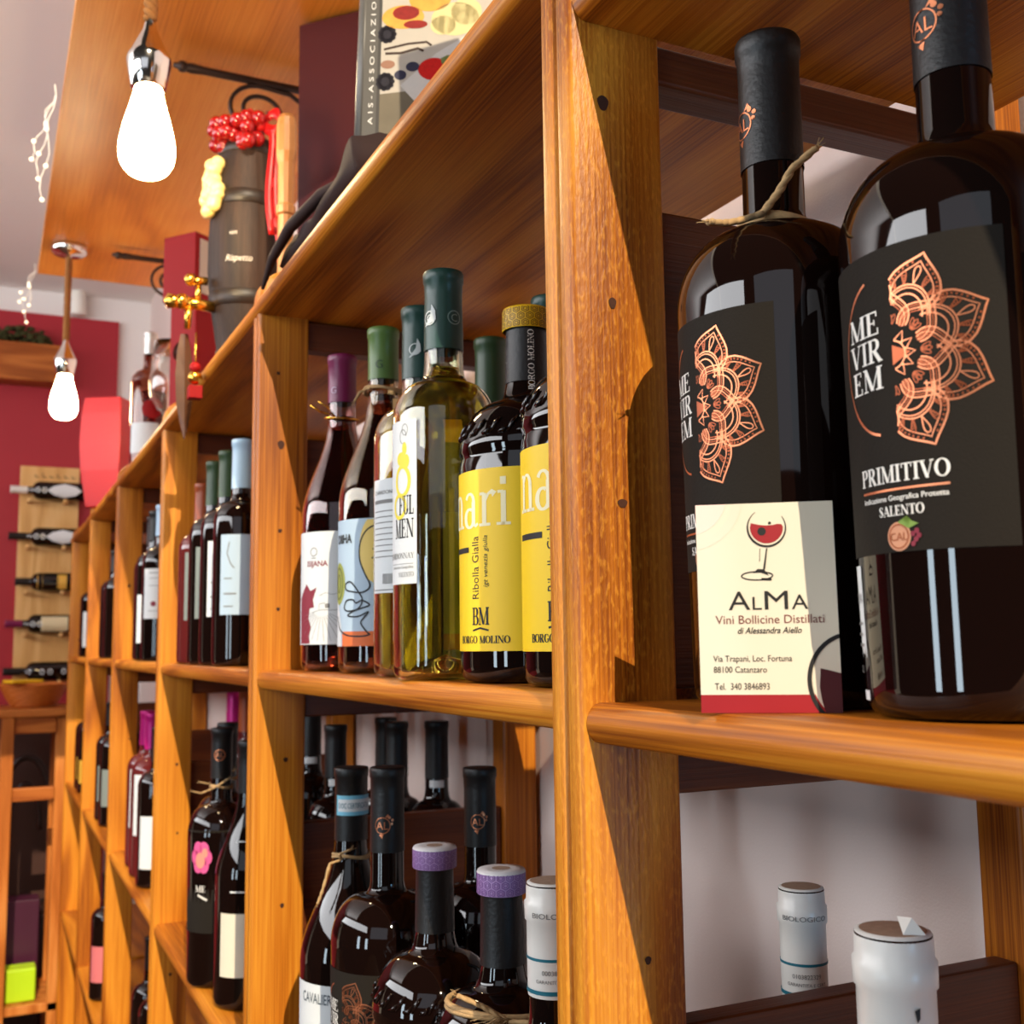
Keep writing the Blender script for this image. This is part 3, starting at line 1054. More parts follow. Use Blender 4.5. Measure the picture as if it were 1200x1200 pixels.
g.arc(gx, gy, .76, .78, 125, 395, .05, 40, [.02 + .07 * math.sin(PI * i / 40) for i in range(41)])
g.line([(gx - .02, gy - .86), (gx - .16, gy - 1.72)], [.05, .08]).line([(gx - .29, gy - .86), (gx - .33, gy - 1.4)], .02)
g.arc(gx - .45, gy - 1.98, .62, .17, 0, 360, .05, 40)
g.poly([(gx - .62, gy - 1.86), (gx - .42, gy - 1.7), (gx - .16, gy - 1.72), (gx + .02, gy - 1.98), (gx - .3, gy - 1.85)])
g.line([(gx - .28, gy - 2.12), (gx + .12, gy - 2.14)], .1)
for v in g.bm.verts:
    pass
g.disc(gx - .2, gy - .16, .17, n=20).disc(gx + .13, gy + .18, .06, n=14)
g.flat('glass_drawing', INK, card, .022)
pts = [(gx - .62, gy + .2)] + [(gx - .62 + 1.22 * i / 8, gy + .2 - .1 * math.sin(PI * i / 8) - .03 * i / 8) for i in range(1, 8)] + [(gx + .6, gy + .12)]
pts += [(gx + .66 * math.cos(math.radians(a)), gy + .66 * math.sin(math.radians(a))) for a in range(0, -181, -12)]
Art().poly(pts).flat('wine_fill_print', REDCARD, card, .014)
a = Art()
a.join(text('A', .80, 1.22, 4.12, width=.86)).join(text('L', .56, 2.18, 4.12, width=.36)).join(text('M', .80, 2.66, 4.12, width=.92)).join(text('A', .62, 3.72, 4.12, width=.64))
a.flat('shop_name', INK, card, .022)
text('Vini Bollicine Distillati', .36, .68, 3.56, width=4.28).flat('red_line_lettering', BROWNINK, card, .022)
a = Art()
a.join(text('di Alessandra Aiello', .26, 1.55, 3.16, width=2.52, shear=.25, bold=.012))
a.join(text('Via Trapani, Loc. Fortuna', .26, .54, 2.04, width=3.1)).join(text('88100 Catanzaro', .26, .54, 1.60, width=2.1)).join(text('Tel.  340 3846893', .28, .57, .92, width=2.15))
a.flat('address_lettering', INK, card, .022)

# white-capped bottles below the near shelf


def white_capsule(t, pr, H, rn, z0, face, num, torn=False):
    MB().lathe(sc([(.02, H + .075), (rn - .18, H + .075), (rn - .1, H + .065)]), 30).build('cork_top', CORK, t)
    cp = [(rad_at(pr, z0) + .07, z0), (rad_at(pr, z0) + .08, z0 + .3), (rn + .10, z0 + 2.5), (rn + .10, H - 2.1), (rn + .2, H - 2.0), (rn + .22, H - 1.05), (rn + .12, H - .95), (rn + .1, H - .2), (rn + .04, H + .02), (rn - .12, H + .07)]
    c = MB().lathe(sc(cp), 48).build('capsule', CAPWHT, t)
    rr = rn + .12
    text('BIOLOGICO', .30, 0, H - 1.75, align='c', aspect=1.3).wrap('capsule_lettering', GREYINK, c, rn + .22, face, .03, .2)
    Art().join(text(num, .26, 0, z0 + 1.3, align='c')).join(text('GARANTITA E CERT', .2, 0, z0 + .85, align='c')).wrap('serial_lettering', GREYINK, c, rr, face, .05, .2, lambda z: rad_at(pr, z) + .1)
    for z, w_ in ((z0 + 2.0, .16), (z0 + .22, .22)):
        Art().rect(-PI * rr, PI * rr, z, z + w_).wrap('teal_band', TEAL, c, rr, face, .03, .3, lambda z: max(rad_at(pr, z) + .1, rn + .1))
    return c


x, y, H = 46.2, 56.2, 28.8
t, pr = bottle('white-capped bottle standing against the pale wall under the nearest shelf', V(x, y, ZL), 'bordeaux', H, 3.7, cap=None, rn=1.3)
white_capsule(t, pr, H, 1.3, H - 6.4, cam_angle(x, y) + .1, '0103822329')
x, y, H = 33.2, 34.9, 32.4
t, pr = bottle('torn white-capped bottle at the bottom right, nearest under the shelf', V(x, y, ZL), 'burgundy', H, 4.4, cap=None, rn=1.42)
c = white_capsule(t, pr, H, 1.42, H - 7.5, cam_angle(x, y) + 2.6, '0103822411')
m = MB()
a = cam_angle(x, y) + .35
m.add([(1.1 * math.cos(a) / 100, 1.1 * math.sin(a) / 100, (H + .1) / 100), (1.5 * math.cos(a + .6) / 100, 1.5 * math.sin(a + .6) / 100, (H + .1) / 100), (1.2 * math.cos(a + .3) / 100, 1.2 * math.sin(a + .3) / 100, (H + .75) / 100), (.2 * math.cos(a + 1.6) / 100, .2 * math.sin(a + 1.6) / 100, (H + .55) / 100)], [(0, 1, 2), (0, 2, 3)])
m.build('torn_flap', CAPWHT, c)
a = cam_angle(x, y) + .5
Art().poly([(-.1, H - 2.6), (.12, H - 2.5), (.1, H - 2.9), (-.02, H - 3.05)]).wrap('tear', INK, c, 1.52, a, .05, .2)

# ---- middle bay, upper row
x, y = 32.2, 107.9
t, pr = bottle('plum-capped bottle with a vineyard label, leftmost in the brightest bay', V(x, y, ZM), 'burgundy', 32, 3.95, BROWNGL, CAPMAR, .845, wine=WINER, fill=.80)
a0 = cam_angle(x, y)
lb = label_on(t, pr, 3.95, a0, -6.4, .45, 2.6, 13.6, PAPER)
Art().join(Art().poly([(-5.2, 4.6), (-3.35, 4.6), (-3.45, 5.3), (-3.2, 6.2), (-3.55, 7.0), (-3.4, 8.0), (-2.8, 8.1), (-2.95, 8.8), (-2.5, 10.0), (-3.3, 9.7), (-3.9, 10.4), (-5.2, 9)]), 0, -1.9).wrap('leaf_print', MAROONINK, lb, 3.95, a0, .045, .25, lambda z: rad_at(pr, z))
text('ISIJANA', .55, -1.3, 10.2, align='r', bold=.02).wrap('lettering', MAROONINK, lb, 3.95, a0, .045, .25, lambda z: rad_at(pr, z))
g = Art()
for i in range(13):
    q = math.radians(-170 + i * 12)
    g.line([(-1.9 + .9 * math.cos(q), 7.4 + .5 * math.sin(q)), (-1.9 + 3.4 * math.cos(q), 7.2 + 2.7 * math.sin(q))], .035)
g.line([(-3.0, 7.3), (-2, 7.55), (-.6, 7.5), (.4, 7.6)], .05).line([(-2.2, 7.6), (-2.2, 8.1), (-1.6, 8.2), (-1.5, 7.7)], .05).rect(-1.5, -1.1, 7.7, 8.15)
g.line([(-2.2, 8.9), (-1.5, 9.2), (-.8, 9.0), (-.1, 9.2)], .04).arc(-2.9, 13.2, .4, .4, 0, 360, .08).line([(-3.2, 12.6), (-2.6, 12.6)], .08)
g = Art().join(g, 0, -1.6).clip(-6.4, .45, 2.7, 13.5)
g.wrap('vineyard_drawing', GREYINK, lb, 3.95, a0, .045, .25, lambda z: rad_at(pr, z))
text('G', .7, -.9, 27.9, align='c').wrap('capsule_letter', mat('pale_violet_ink', srgb(206, 170, 196), .5), t, 1.5, a0, .03, .15)
tw = MB().tube([((1.75 * math.cos(q)) / 100, (1.75 * math.sin(q)) / 100, (25.5 + .25 * math.sin(q)) / 100) for q in [2 * PI * i / 24 for i in range(25)]], .0011, 6)
k0 = Vector((-1.2, -1.3, 25.5)) / 100
tw.tube([k0, k0 + Vector((-.016, -.006, .002)), k0 + Vector((-.026, -.004, .008))], .0012, 6).tube([k0, k0 + Vector((-.012, -.014, .006)), k0 + Vector((-.02, -.012, .011))], .001, 6)
tw.build('gold_cord', GOLD, t)

x, y = 32.9, 96.9
t, pr = bottle('light green capped bottle with line-drawn face label, second from left in the brightest bay', V(x, y, ZM), 'burgundy', 32, 4.1, TEAGL, CAPLGR, .845, wine=WINER, fill=.80)
a0 = cam_angle(x, y)
RZ = lambda z: rad_at(pr, z)
lb = label_on(t, pr, 4.1, a0, -5.9, 2.8, 2.4, 13.7, BLUEPAPER)
Art().rect(-4.4, 2.8, 2.4, 3.7).wrap('orange_print', mat('orange_print', srgb(214, 104, 44), .6), lb, 4.1, a0, .035, .25, RZ)
Art().poly([(-5.9, 2.4), (-4.6, 2.4), (-4.6, 4.2), (-5.9, 8.0)]).wrap('white_print', PAPER, lb, 4.1, a0, .040, .25, RZ)
Art().disc(-.5, 11.0, 1.7, 3.1).clip(-5.6, 2.8, 2.4, 13.6).wrap('yellow_print', mat('soft_yellow_print', srgb(232, 200, 110), .6), lb, 4.1, a0, .045, .25, RZ)
Art().disc(-5.1, 8.0, 1.2, 1.9).wrap('olive_print', mat('olive_print', srgb(150, 156, 72), .6), lb, 4.1, a0, .045, .25, RZ)
g = Art()
FACE = smooth([(1.5, 14.3), (.6, 14.6), (-.4, 14.1), (-1.0, 13.0), (-1.05, 11.6), (-.6, 10.4), (-.1, 9.4), (-.2, 8.9), (-.9, 8.6), (-1.8, 8.7), (-2.6, 8.9), (-2.7, 9.4), (-2.1, 9.6), (-1.6, 9.2), (-1.2, 8.7), (-.8, 8.1), (-.9, 7.5), (-1.4, 7.1), (-2.4, 7.0), (-2.9, 7.3), (-2.6, 7.9), (-1.8, 8.0), (-1.4, 7.7), (-.8, 7.9), (-.1, 7.5), (-.9, 7.2), (-1.6, 7.0), (-2.4, 6.6), (-1.2, 6.5), (-.2, 6.9), (-.6, 6.4), (-.9, 5.9), (-.3, 5.1), (-.1, 4.9), (-1.0, 4.75), (-2.6, 4.9), (-3.8, 5.5), (-4.4, 6.6)])
g.line([(p[0] - 1.1, p[1] - 1.5) for p in FACE], .14)
g.line(smooth([(-.9, 10.9), (-.3, 11.3), (.4, 11.5)]), .16).line(smooth([(-.7, 11.0), (-.6, 10.4), (-1.0, 10.1)]), .13).line(smooth([(-.3, 11.3), (.0, 10.6), (-.4, 10.0)]), .13)
g.arc(-5.1, 8.0, .8, 1.4, 0, 360, .1).arc(-5.1, 8.0, .4, .8, 0, 360, .1)
g.join(text('DIIHA', .8, -3.0, 11.6, align='r', bold=.03, aspect=.8))
g.wrap('face_drawing', INK, lb, 4.1, a0, .06, .25, RZ)
text('G', .8, -.4, 28.0, align='c').wrap('capsule_letter', CAPDG, t, 1.5, a0, .03, .15)
k0 = Vector((-1.6, -1.2, 26.0))
twine_loop(t, 1.75, 26.0, [[k0, k0 + Vector((-1.0, .2, -.4)), k0 + Vector((-1.4, .4, -1.2))]], rad=.12)
# neck tag on a cord
m = MB().box(-.008, .008, -.0006, .0006, -.05, .0)
m.build('neck_tag', mat('kraft_tag', srgb(196, 150, 96), .8), t, loc=(.002, -.045, .245), rot=(0.12, 0, -.5))

x, y = 31.5, 83.6
t, pr = bottle('green-capped clear white wine bottle showing its back label, behind the FUL MEN bottle', V(x, y, ZM), 'bordeaux', 30, 3.72, OLIVEGL, CAPGRN, .80, wine=WINEY, fill=.74)
a0 = cam_angle(x, y)
RZ = lambda z: rad_at(pr, z)
lb = label_on(t, pr, 3.72, a0, -4.8, -1.0, 6.5, 15.5, PAPER, 'back_label')
g = Art().rect(-4.6, -1.2, 13.55, 13.85)
for i in range(9):
    g.rect(-4.5, -1.3 - .5 * (i % 3 == 2), 12.9 - .45 * i, 12.98 - .45 * i)
for i in range(10):
    g.rect(-3.3 + .11 * i, -3.25 + .11 * i, 7.2, 8.0)
g.rect(-4.6, -1.2, 6.7, 6.78).join(text('11%', .35, -2.0, 7.3)).join(text('CHARDONNAY', .3, -4.5, 14.3, width=3.2, bold=.02))
g.wrap('small_print', GREYINK, lb, 3.72, a0, .045, .25, RZ)
SEAL = mat('silver_ink', srgb(196, 200, 196), .4)
Art().poly([(-.5, 25.6), (.1, 26.4), (.2, 27.2), (.45, 26.7), (.5, 26.1), (.1, 25.9)]).arc(0, 26.3, .45, .45, 0, 360, .08).wrap('capsule_emblem', SEAL, t, 1.5, a0 - .25, .03, .15)

x, y = 30.0, 74.5
t, pr = bottle('tall clear bottle of yellow wine with narrow white FUL MEN label', V(x, y, ZM), 'bordeaux', 30, 3.75, OLIVEGL, CAPGRN, .80, wine=WINEY, fill=.755, n=72)
a0 = cam_angle(x, y)
RZ = lambda z: rad_at(pr, z)
ue = -math.radians(31) * 3.75
lb = label_on(t, pr, 3.75, a0, ue - 5.2, ue, 6.7, 18.4, PAPER)
g = Art()
g.join(serif('FUL', 1.35, ue - .22, 11.6, width=1.55, align='r', bold=1.25)).join(serif('MEN', 1.35, ue - .22, 9.95, width=2.1, align='r', bold=1.2))
g.wrap('lettering', INK, lb, 3.75, a0, .045, .25, RZ)
Art().join(serif('CHARDONNAY', .4, ue - .2, 8.5, width=3.4, align='r')).join(serif('SALENTO', .34, ue - .25, 7.2, width=1.6, align='r')).rect(ue - 3, ue - .3, 8.1, 8.13).join(text('Indicazione Geografica', .2, ue - .3, 7.8, align='r')).wrap('small_print', GREYINK, lb, 3.75, a0, .045, .25, RZ)
Art().arc(ue - 1.75, 12.2, .7, .8, 0, 360, .28).arc(ue - 1.4, 14.0, .75, 1.05, 0, 360, .3).disc(ue - 1.5, 15.6, .55, .5).disc(ue - .95, 15.4, .3, .5).disc(ue - 1.15, 16.3, .25, .5).wrap('yellow_swirl_print', mat('lemon_print', srgb(226, 206, 60), .6), lb, 3.75, a0, .045, .25, RZ)
Art().arc(ue - 1.3, 17.2, .35, .5, 0, 300, .04).arc(ue - 1.1, 17.7, .3, .4, 0, 360, .04).wrap('sprig_print', GREYINK, lb, 3.75, a0, .045, .25, RZ)
Art().poly([(-.5, 25.7), (.1, 26.5), (.2, 27.3), (.5, 26.8), (.55, 26.1), (.1, 25.9)]).arc(0, 26.3, .5, .5, 0, 360, .09).join(text('C', .6, 0, 26.0, align='c')).wrap('capsule_emblem', SEAL, t, 1.5, a0 - .75, .03, .15)
Art().arc(0, 26.3, .5, .5, 0, 360, .09).join(text('C', .6, 0, 26.0, align='c')).wrap('capsule_emblem', mat('pale_green_ink', srgb(120, 140, 130), .5), t, 1.5, a0 + .55, .03, .15)


def ribolla(label, x, y, zs, H, R, la, topmat, paper, front=True, twine=False):
    t, pr = bottle(label, V(x, y, zs), 'squat', H, R, capz=.795, rn=1.42)
    a0 = cam_angle(x, y)
    RZ = lambda z: rad_at(pr, z)
    # embossed garland round the shoulder
    m = MB()
    zc = H * .645
    for i in range(46):
        a = 2 * PI * i / 46
        r0 = rad_at(pr, zc) + .03
        z1 = zc + (.45 if i % 2 else -.1)
        r1 = rad_at(pr, z1) + .05
        m.tube([(r0 * math.cos(a) / 100, r0 * math.sin(a) / 100, (zc - .2) / 100), (r1 * math.cos(a + .09) / 100, r1 * math.sin(a + .09) / 100, z1 / 100), ((r1 - .1) * math.cos(a + .15) / 100, (r1 - .1) * math.sin(a + .15) / 100, (z1 + .35) / 100)], [.0012, .0017, .0006], 6)
    m.build('embossed_garland', BLACKGL, t)
    # honeycomb cap top
    rr = 1.42 + .16
    tp = MB().lathe(sc([(rr + .02, H - 1.45), (rr + .05, H - 1.4), (rr + .05, H - .1), (rr - .02, H + .06), (.02, H + .09)]), 40).build('cap_band', topmat[0], t)
    g = Art()
    for i in range(16):
        for j in range(3):
            u = -5.0 + (i + .5 * (j % 2)) * .62
            z = H - 1.2 + .48 * j
            g.arc(u, z, .26, .24, 30, 390, .06, 6).arc(u, z, .13, .12, 0, 360, .05, 8)
    g.clip(-5, 5, H - 1.4, H - .08).wrap('honeycomb_print', topmat[1], tp, rr + .05, a0, .02, .2)
    if topmat[2]:
        MB().lathe(sc([(rr + .06, H - .1), (rr - .01, H + .08), (.9, H + .11), (.02, H + .11)]), 40).build('cap_disc', topmat[2], t)
        pass
        MB().lathe(sc([(.62, H + .125), (.02, H + .125)]), 24).build('cap_print', CORK, t)
    lb = label_on(t, pr, R, a0, la[0], la[1], la[2], la[3], paper)
    return t, pr, lb, a0, RZ


YT = (mat('yellow_cap_print', srgb(228, 178, 20), .45), mat('brown_cap_print', srgb(120, 84, 10), .5), None)
LT = (LILAC, LILACD, mat('white_cap_disc', srgb(226, 220, 218), .45))
for nm, x, y, cut in (('black bottle with yellow Ribolla Gialla label, fully in view beside the tall upright', 32.6, 65.9, None), ('yellow-labelled black bottle half hidden behind the tall upright', 32.4, 56.0, None)):
    R, H = 4.64, 25.0
    edge = -.25 if y > 60 else .7
    t, pr, lb, a0, RZ = ribolla(nm, x, y, ZM, H, R, (-8.5 + edge, edge, 2.0, 13.6), YT, YELPAPER)
    serif('nari', 3.3, edge - .8, 9.9, width=5.9, align='r', bold=1.0).wrap('large_lettering', PALEINK, lb, R, a0, .045, .25, RZ)
    g = Art()
    g.join(text('Ribolla Gialla', .66, edge - 3.3, 5.3, width=4.0, rot=PI / 2)).join(text('igt venezia giulia', .38, edge - 2.55, 6.0, width=3.3, rot=PI / 2, shear=.25))
    g.rect(edge - 6.8, edge - 4.3, 8.3, 8.65)
    g.join(serif('BM', 1.1, edge - 3.2, 3.65, width=1.5, align='c', bold=1.2)).line([(edge - 3.9, 3.3), (edge - 3.2, 3.45), (edge - 2.5, 3.3)], .12).join(serif('BORGO MOLINO', .46, edge - 3.2, 2.5, width=4.4, align='c', bold=1.35))
    g.wrap('lettering', INK, lb, R, a0, .045, .25, RZ)
    q = serif('BORGO MOLINO', .45, 0, 0, width=4.2)
    Art().join(q, .55, 19.2, 1.0, PI / 2).wrap('capsule_lettering', WHITEINK, t, 1.5, a0, .05, .2, RZ)
t, pr = bottle('leaf green capped bottle in the back row behind the yellow wine bottle', V(40.7, 89.7, ZM), 'bordeaux', 30, 3.7, TEAGL, CAPDG, .80)
t, pr = bottle('dark green capped bottle in the back row beside the tall upright', V(41.5, 79.5, ZM), 'bordeaux', 31, 3.7, BLACKGL, CAPGRN, .80)

# ---- middle bay, lower row
x, y = 31.6, 102.2
t, pr = bottle('dark sparkling bottle with pale blue neck seal, white label and twine bow', V(x, y, ZL), 'burgundy', 32.6, 4.6, rn=1.5, capz=.80)
a0 = cam_angle(x, y)
RZ = lambda z: rad_at(pr, z)
bd = Art().rect(-1.5, 2.6, 28.4, 30.2).wrap('neck_seal', BAND, t, 1.55, a0, .05, .2)
Art().rect(-1.3, 2.4, 28.75, 29.85).wrap('seal_ground', PAPER, bd, 1.55, a0, .06, .2)
text('DOC CERTIFICATA', .5, .3, 29.05, align='c', width=3.0).wrap('seal_lettering', TEAL, bd, 1.55, a0, .075, .2)
lb = label_on(t, pr, 4.6, a0, -6.5, 4.4, 4.0, 14.2, PAPER)
Art().join(text('CAVALIERI', .9, -3.3, 12.6, width=3.6, align='c', bold=.01)).poly([(-3.6, 9), (-2.6, 10.6), (-1.8, 10.2), (-.8, 10.9), (-1.0, 9.2), (-1.8, 8.0), (-3, 7.6)]).wrap('lettering', mat('blue_grey_ink', srgb(70, 82, 92), .6), lb, 4.6, a0, .045, .25, RZ)
k0 = Vector((-1.4, -1.7, 24.6))
twine_loop(t, rad_at(pr, 24.6), 24.6, [[k0, k0 + Vector((-1.2, -.3, -.2)), k0 + Vector((-1.9, -.4, -2.5)), k0 + Vector((-2.3, -.3, -3.6))], [k0, k0 + Vector((-.4, -.6, .6)), k0 + Vector((.6, -.6, .9))]], rad=.13)
x, y = 31.5, 91.6
primitivo('black bottle with copper rosette label on the lower shelf, left of the lilac caps', x, y, ZL, 33.6, 4.7, cam_angle(x, y) - math.radians(52), n=48, k=1.05, seal=.62)
for nm, x, y, H in (('lilac-capped black bottle, left of two, lower shelf behind the tall upright', 30.9, 79.1, 29.0), ('lilac-capped black bottle with frayed twine bow on its shoulder', 31.7, 69.0, 29.0)):
    t, pr, lb, a0, RZ = ribolla(nm, x, y, ZL, H, 4.65, (-8, .9, 3.6, 14.9), LT, PINKLAB)
    if y < 75:
        zk = H * .71
        rk = rad_at(pr, zk)
        cdir = Vector((-.42, -.9, 0))
        cr2 = Vector((.9, -.42, 0))
        k0 = cdir * (rk + .3) + cr2 * .4 + Vector((0, 0, zk))
        twine_loop(t, rk, zk, [[k0, k0 - cr2 * 1.6 + Vector((0, 0, .9)), k0 - cr2 * 3.2 + Vector((0, 0, 1.6))], [k0, k0 + cr2 * 1.8 + cdir * .6 + Vector((0, 0, .1)), k0 + cr2 * 3.6 + cdir * .9]], rad=.2)
        m = MB()
        for i in range(70):
            a = Vector((random.gauss(0, .6), random.gauss(0, .5), random.gauss(-.5, .5)))
            p0 = k0 + Vector((random.uniform(-.2, .2), random.uniform(-.2, .2), random.uniform(-.2, .2)))
            p1 = p0 - cr2 * random.uniform(0, 1.8) + cdir * random.uniform(0, .8) + a
            m.tube([p0 / 100, (p0 * .5 + p1 * .5 + Vector((0, 0, .25))) / 100, p1 / 100], .00025, 3)
        m.build('frayed_bow', TWINE, t)
x, y, H = 29.9, 58.2, 30.4
t, pr = bottle('bottle with white and teal capsule on the lower shelf, touching the tall upright', V(x, y, ZL), 'bordeaux', H, 3.7, cap=None, rn=1.36)
white_capsule(t, pr, H, 1.36, H - 6.1, cam_angle(x, y) + .15, '0003822401')
primitivo('black bottle with copper neck seal behind the lilac caps, lower shelf back', 40.7, 93.0, ZL, 32.9, 4.2, cam_angle(40.7, 93.0) - .9, n=40, seal=.75)
# back row on the raised step: black capsules only
bk = [(48.9, 138.5, 34), (51.2, 130.2, 34.5), (50.5, 147.5, 34), (42.0, 155, 36), (42.5, 144.5, 33.5), (46.5, 80.5, 33)]
for i, (x, y, H) in enumerate(bk):
    t, pr = bottle('black-capped bottle standing in the shaded back row of the lower shelf', V(x, y, ZL), 'bordeaux', H, 3.7, capz=.80, group='black-capped bottles in the back row', n=32)
    label_on(t, pr, 1.45, cam_angle(x, y), -.9, .9, H * .77, H * .795, PAPER, 'neck_band', .1)

# ---- second bay, upper row: dark bottles in line
rows = [(30.4, 147.6, 30, CAPBLU, BLUEPAPER, 'sky blue capped dark bottle with pale blue label, second bay'),
        (30.4, 157.2, 30, CAPDG, PAPER, 'dark green capped bottle with plain white label, behind the sky blue cap'),
        (30.4, 167.0, 30, CAPDG, GREYPAPER, 'dark green capped bottle with grey label, third in its row'),
        (30.4, 176.8, 28, CAPORG, GREYPAPER, 'amber-capped bottle at the far left of the second bay')]
for x, y, H, cp_, pp, lab in rows:
    t, pr = bottle(lab, V(x, y, ZM), 'bordeaux', H, 3.7, BLACKGL if cp_ != CAPORG else ROSEGL, cp_, .78, n=40)
    a0 = cam_angle(x, y)
    RZ = (lambda p_: (lambda z: rad_at(p_, z)))(pr)
    lb = label_on(t, pr, 3.7, a0, -2.9, 4.0, 6.6, 17.0, pp)
    Art().line([(-1.6, 16.0), (-1.9, 14.5), (-1.4, 13.2), (-.9, 12.6)], .14).rect(-2.3, -.6, 9.2, 9.4).rect(-2.3, -1.2, 11.2, 11.35).rect(-2.3, -1.0, 7.6, 7.75).wrap('lettering', GREYINK, lb, 3.7, a0, .05, .3, RZ)
t, pr = bottle('amber-capped bottle behind the dark row, second bay back', V(37.5, 186, ZM), 'bordeaux', 30, 3.7, ROSEGL, CAPORG, .78, n=32)
# second bay, lower row
x, y = 29.8, 155.5
FLOWER = [mat('magenta_petal_print', srgb(214, 84, 140), .5), mat('coral_petal_print', srgb(232, 140, 120), .5)]


def flower_bottle(lab, x, y):
    t, pr = bottle(lab, V(x, y, ZL), 'heavy', 33, 4.3, n=40)
    a0 = cam_angle(x, y)
    RZ = lambda z: rad_at(pr, z)
    lb = label_on(t, pr, 4.3, a0, -6, 2.6, 7, 20, BLACKLAB)
    g = Art()
    for i in range(6):
        q = i * PI / 3
        g.disc(-2.6 + .85 * math.cos(q), 16.6 + 1.2 * math.sin(q), .75, 1.0, 12)
    g.wrap('flower_print', FLOWER[0], lb, 4.3, a0, .045, .25, RZ)
    Art().disc(-2.7, 16.2, .7, 1.0).disc(-2.0, 17.2, .4, .6).wrap('flower_heart_print', FLOWER[1], lb, 4.3, a0, .06, .25, RZ)
    Art().join(serif('ME', .8, -2.6, 12.2, width=1.6, align='c')).line([(-3, 11.8), (-1.6, 11.2)], .25).wrap('lettering', WHITEINK, lb, 4.3, a0, .06, .25, RZ)
    Art().arc(0, 29.5, .7, .7, 0, 360, .16).join(text('AL', .7, 0, 29.2, align='c')).wrap('neck_seal', COPPER, t, 1.5, a0 - .2, .03, .15)
    zk = 25.2
    k0 = Vector((-1.4, -1.6, zk))
    twine_loop(t, rad_at(pr, zk), zk, [[k0, k0 + Vector((-1.6, -.3, -.5)), k0 + Vector((-2.6, -.5, -.2))], [k0, k0 + Vector((.8, -.7, .6)), k0 + Vector((1.8, -.9, 1.2))]], rad=.14)
    return t


flower_bottle('black bottle with pink flower label and twine, lower shelf of the second bay', 29.8, 155.5)
flower_bottle('black bottle half hidden behind the pink flower bottle, lower second bay', 32.5, 165.5)
x, y = 31.2, 144.6
t, pr = bottle('dark bottle with cream label right of the pink flower bottle', V(x, y, ZL), 'burgundy', 32, 4.0, n=40)
label_on(t, pr, 4.0, cam_angle(x, y), -3.6, 3, 4, 11.5, CREAM)
label_on(t, pr, 4.0, cam_angle(x, y), -2.2, 1, 14, 20, PAPER, 'upper_label')
for x, y, cp_, lab in ((45.5, 226, CAPMAG, 'magenta-capped bottle glimpsed in the back row beyond the second bay'), (45.5, 214, CAPORG, 'amber-capped bottle beside the magenta cap, back row'), (46, 201, CAPMAG, 'dark pink capped bottle nearest the second-bay opening, back row')):
    bottle(lab, V(x, y, ZL), 'bordeaux', 36, 3.8, ROSEGL, cp_, .78, n=28)

# ---- third bay
for x, y, lab in ((30.6, 222.0, 'dark bottle with white label and red dot, third bay nearest'), (30.6, 232.5, 'dark bottle with low white label, third bay second'), (31.5, 243.0, 'dark bottle with cream neck tag, third bay farthest')):
    t, pr = bottle(lab, V(x, y, ZM), 'bordeaux', 30, 3.75, BLACKGL, CAPBLU if y < 225 else CAPBLK, .8, n=32)
    a0 = cam_angle(x, y)
    z1 = 17.5 if y < 225 else 13.0
    lb = label_on(t, pr, 3.75, a0, -3.9, 4, z1 - 9.5, z1, PAPER)
    if y < 225:
        Art().disc(-1.6, 10.8, .55, .5).wrap('red_dot_print', MAROONINK, lb, 3.75, a0, .05, .25)
        Art().rect(-2.6, .5, 16.6, 16.75).rect(-2.6, .5, 15.6, 15.7).rect(-2.6, 0, 14.2, 14.3).rect(-2.6, .5, 9.4, 9.5).wrap('lettering', GREYINK, lb, 3.75, a0, .05, .25)
for x, y, lab, gl in ((30.8, 221.5, 'dark bottle with cream label, lower shelf of the third bay', BLACKGL), (30.8, 232.0, 'rose wine bottle with pink lettered white label, lower third bay', ROSEGL), (31.2, 242.5, 'second rose wine bottle with pink lettered label, lower third bay', ROSEGL)):
    t, pr = bottle(lab, V(x, y, ZL), 'bordeaux', 31 if gl == ROSEGL else 29, 3.8, gl, CAPMAG if gl == ROSEGL else CAPBLK, .78, n=32)
    a0 = cam_angle(x, y)
    z0, z1 = (8, 19.5) if gl == ROSEGL else (3.5, 13)
    lb = label_on(t, pr, 3.8, a0, -3.6, 3.5, z0, z1, PAPER)
    if gl == ROSEGL:
        Art().arc(-1.5, 16.8, .8, .9, 0, 360, .3).line([(-2.2, 18.4), (-1.4, 18.9), (-.6, 18.2)], .3).line([(-.9, 17.4), (-.3, 15.5)], .3).line([(-2.4, 15.2), (-1.2, 14.9)], .25).wrap('pink_lettering', mat('pink_ink', srgb(214, 90, 140), .6), lb, 3.8, a0, .05, .25)
        Art().rect(-1.9, -1.5, 9.2, 12.4).rect(-1.2, -.8, 9.2, 12).wrap('blue_lettering', mat('blue_ink', srgb(110, 140, 170), .6), lb, 3.8, a0, .05, .25)
for x, y in ((32, 222), (32, 233)):
    bottle('dark bottle on the lowest visible shelf of the third bay', V(x, y, Z3), 'bordeaux', 30, 3.8, n=24, group='dark bottles on the third-bay bottom shelf')
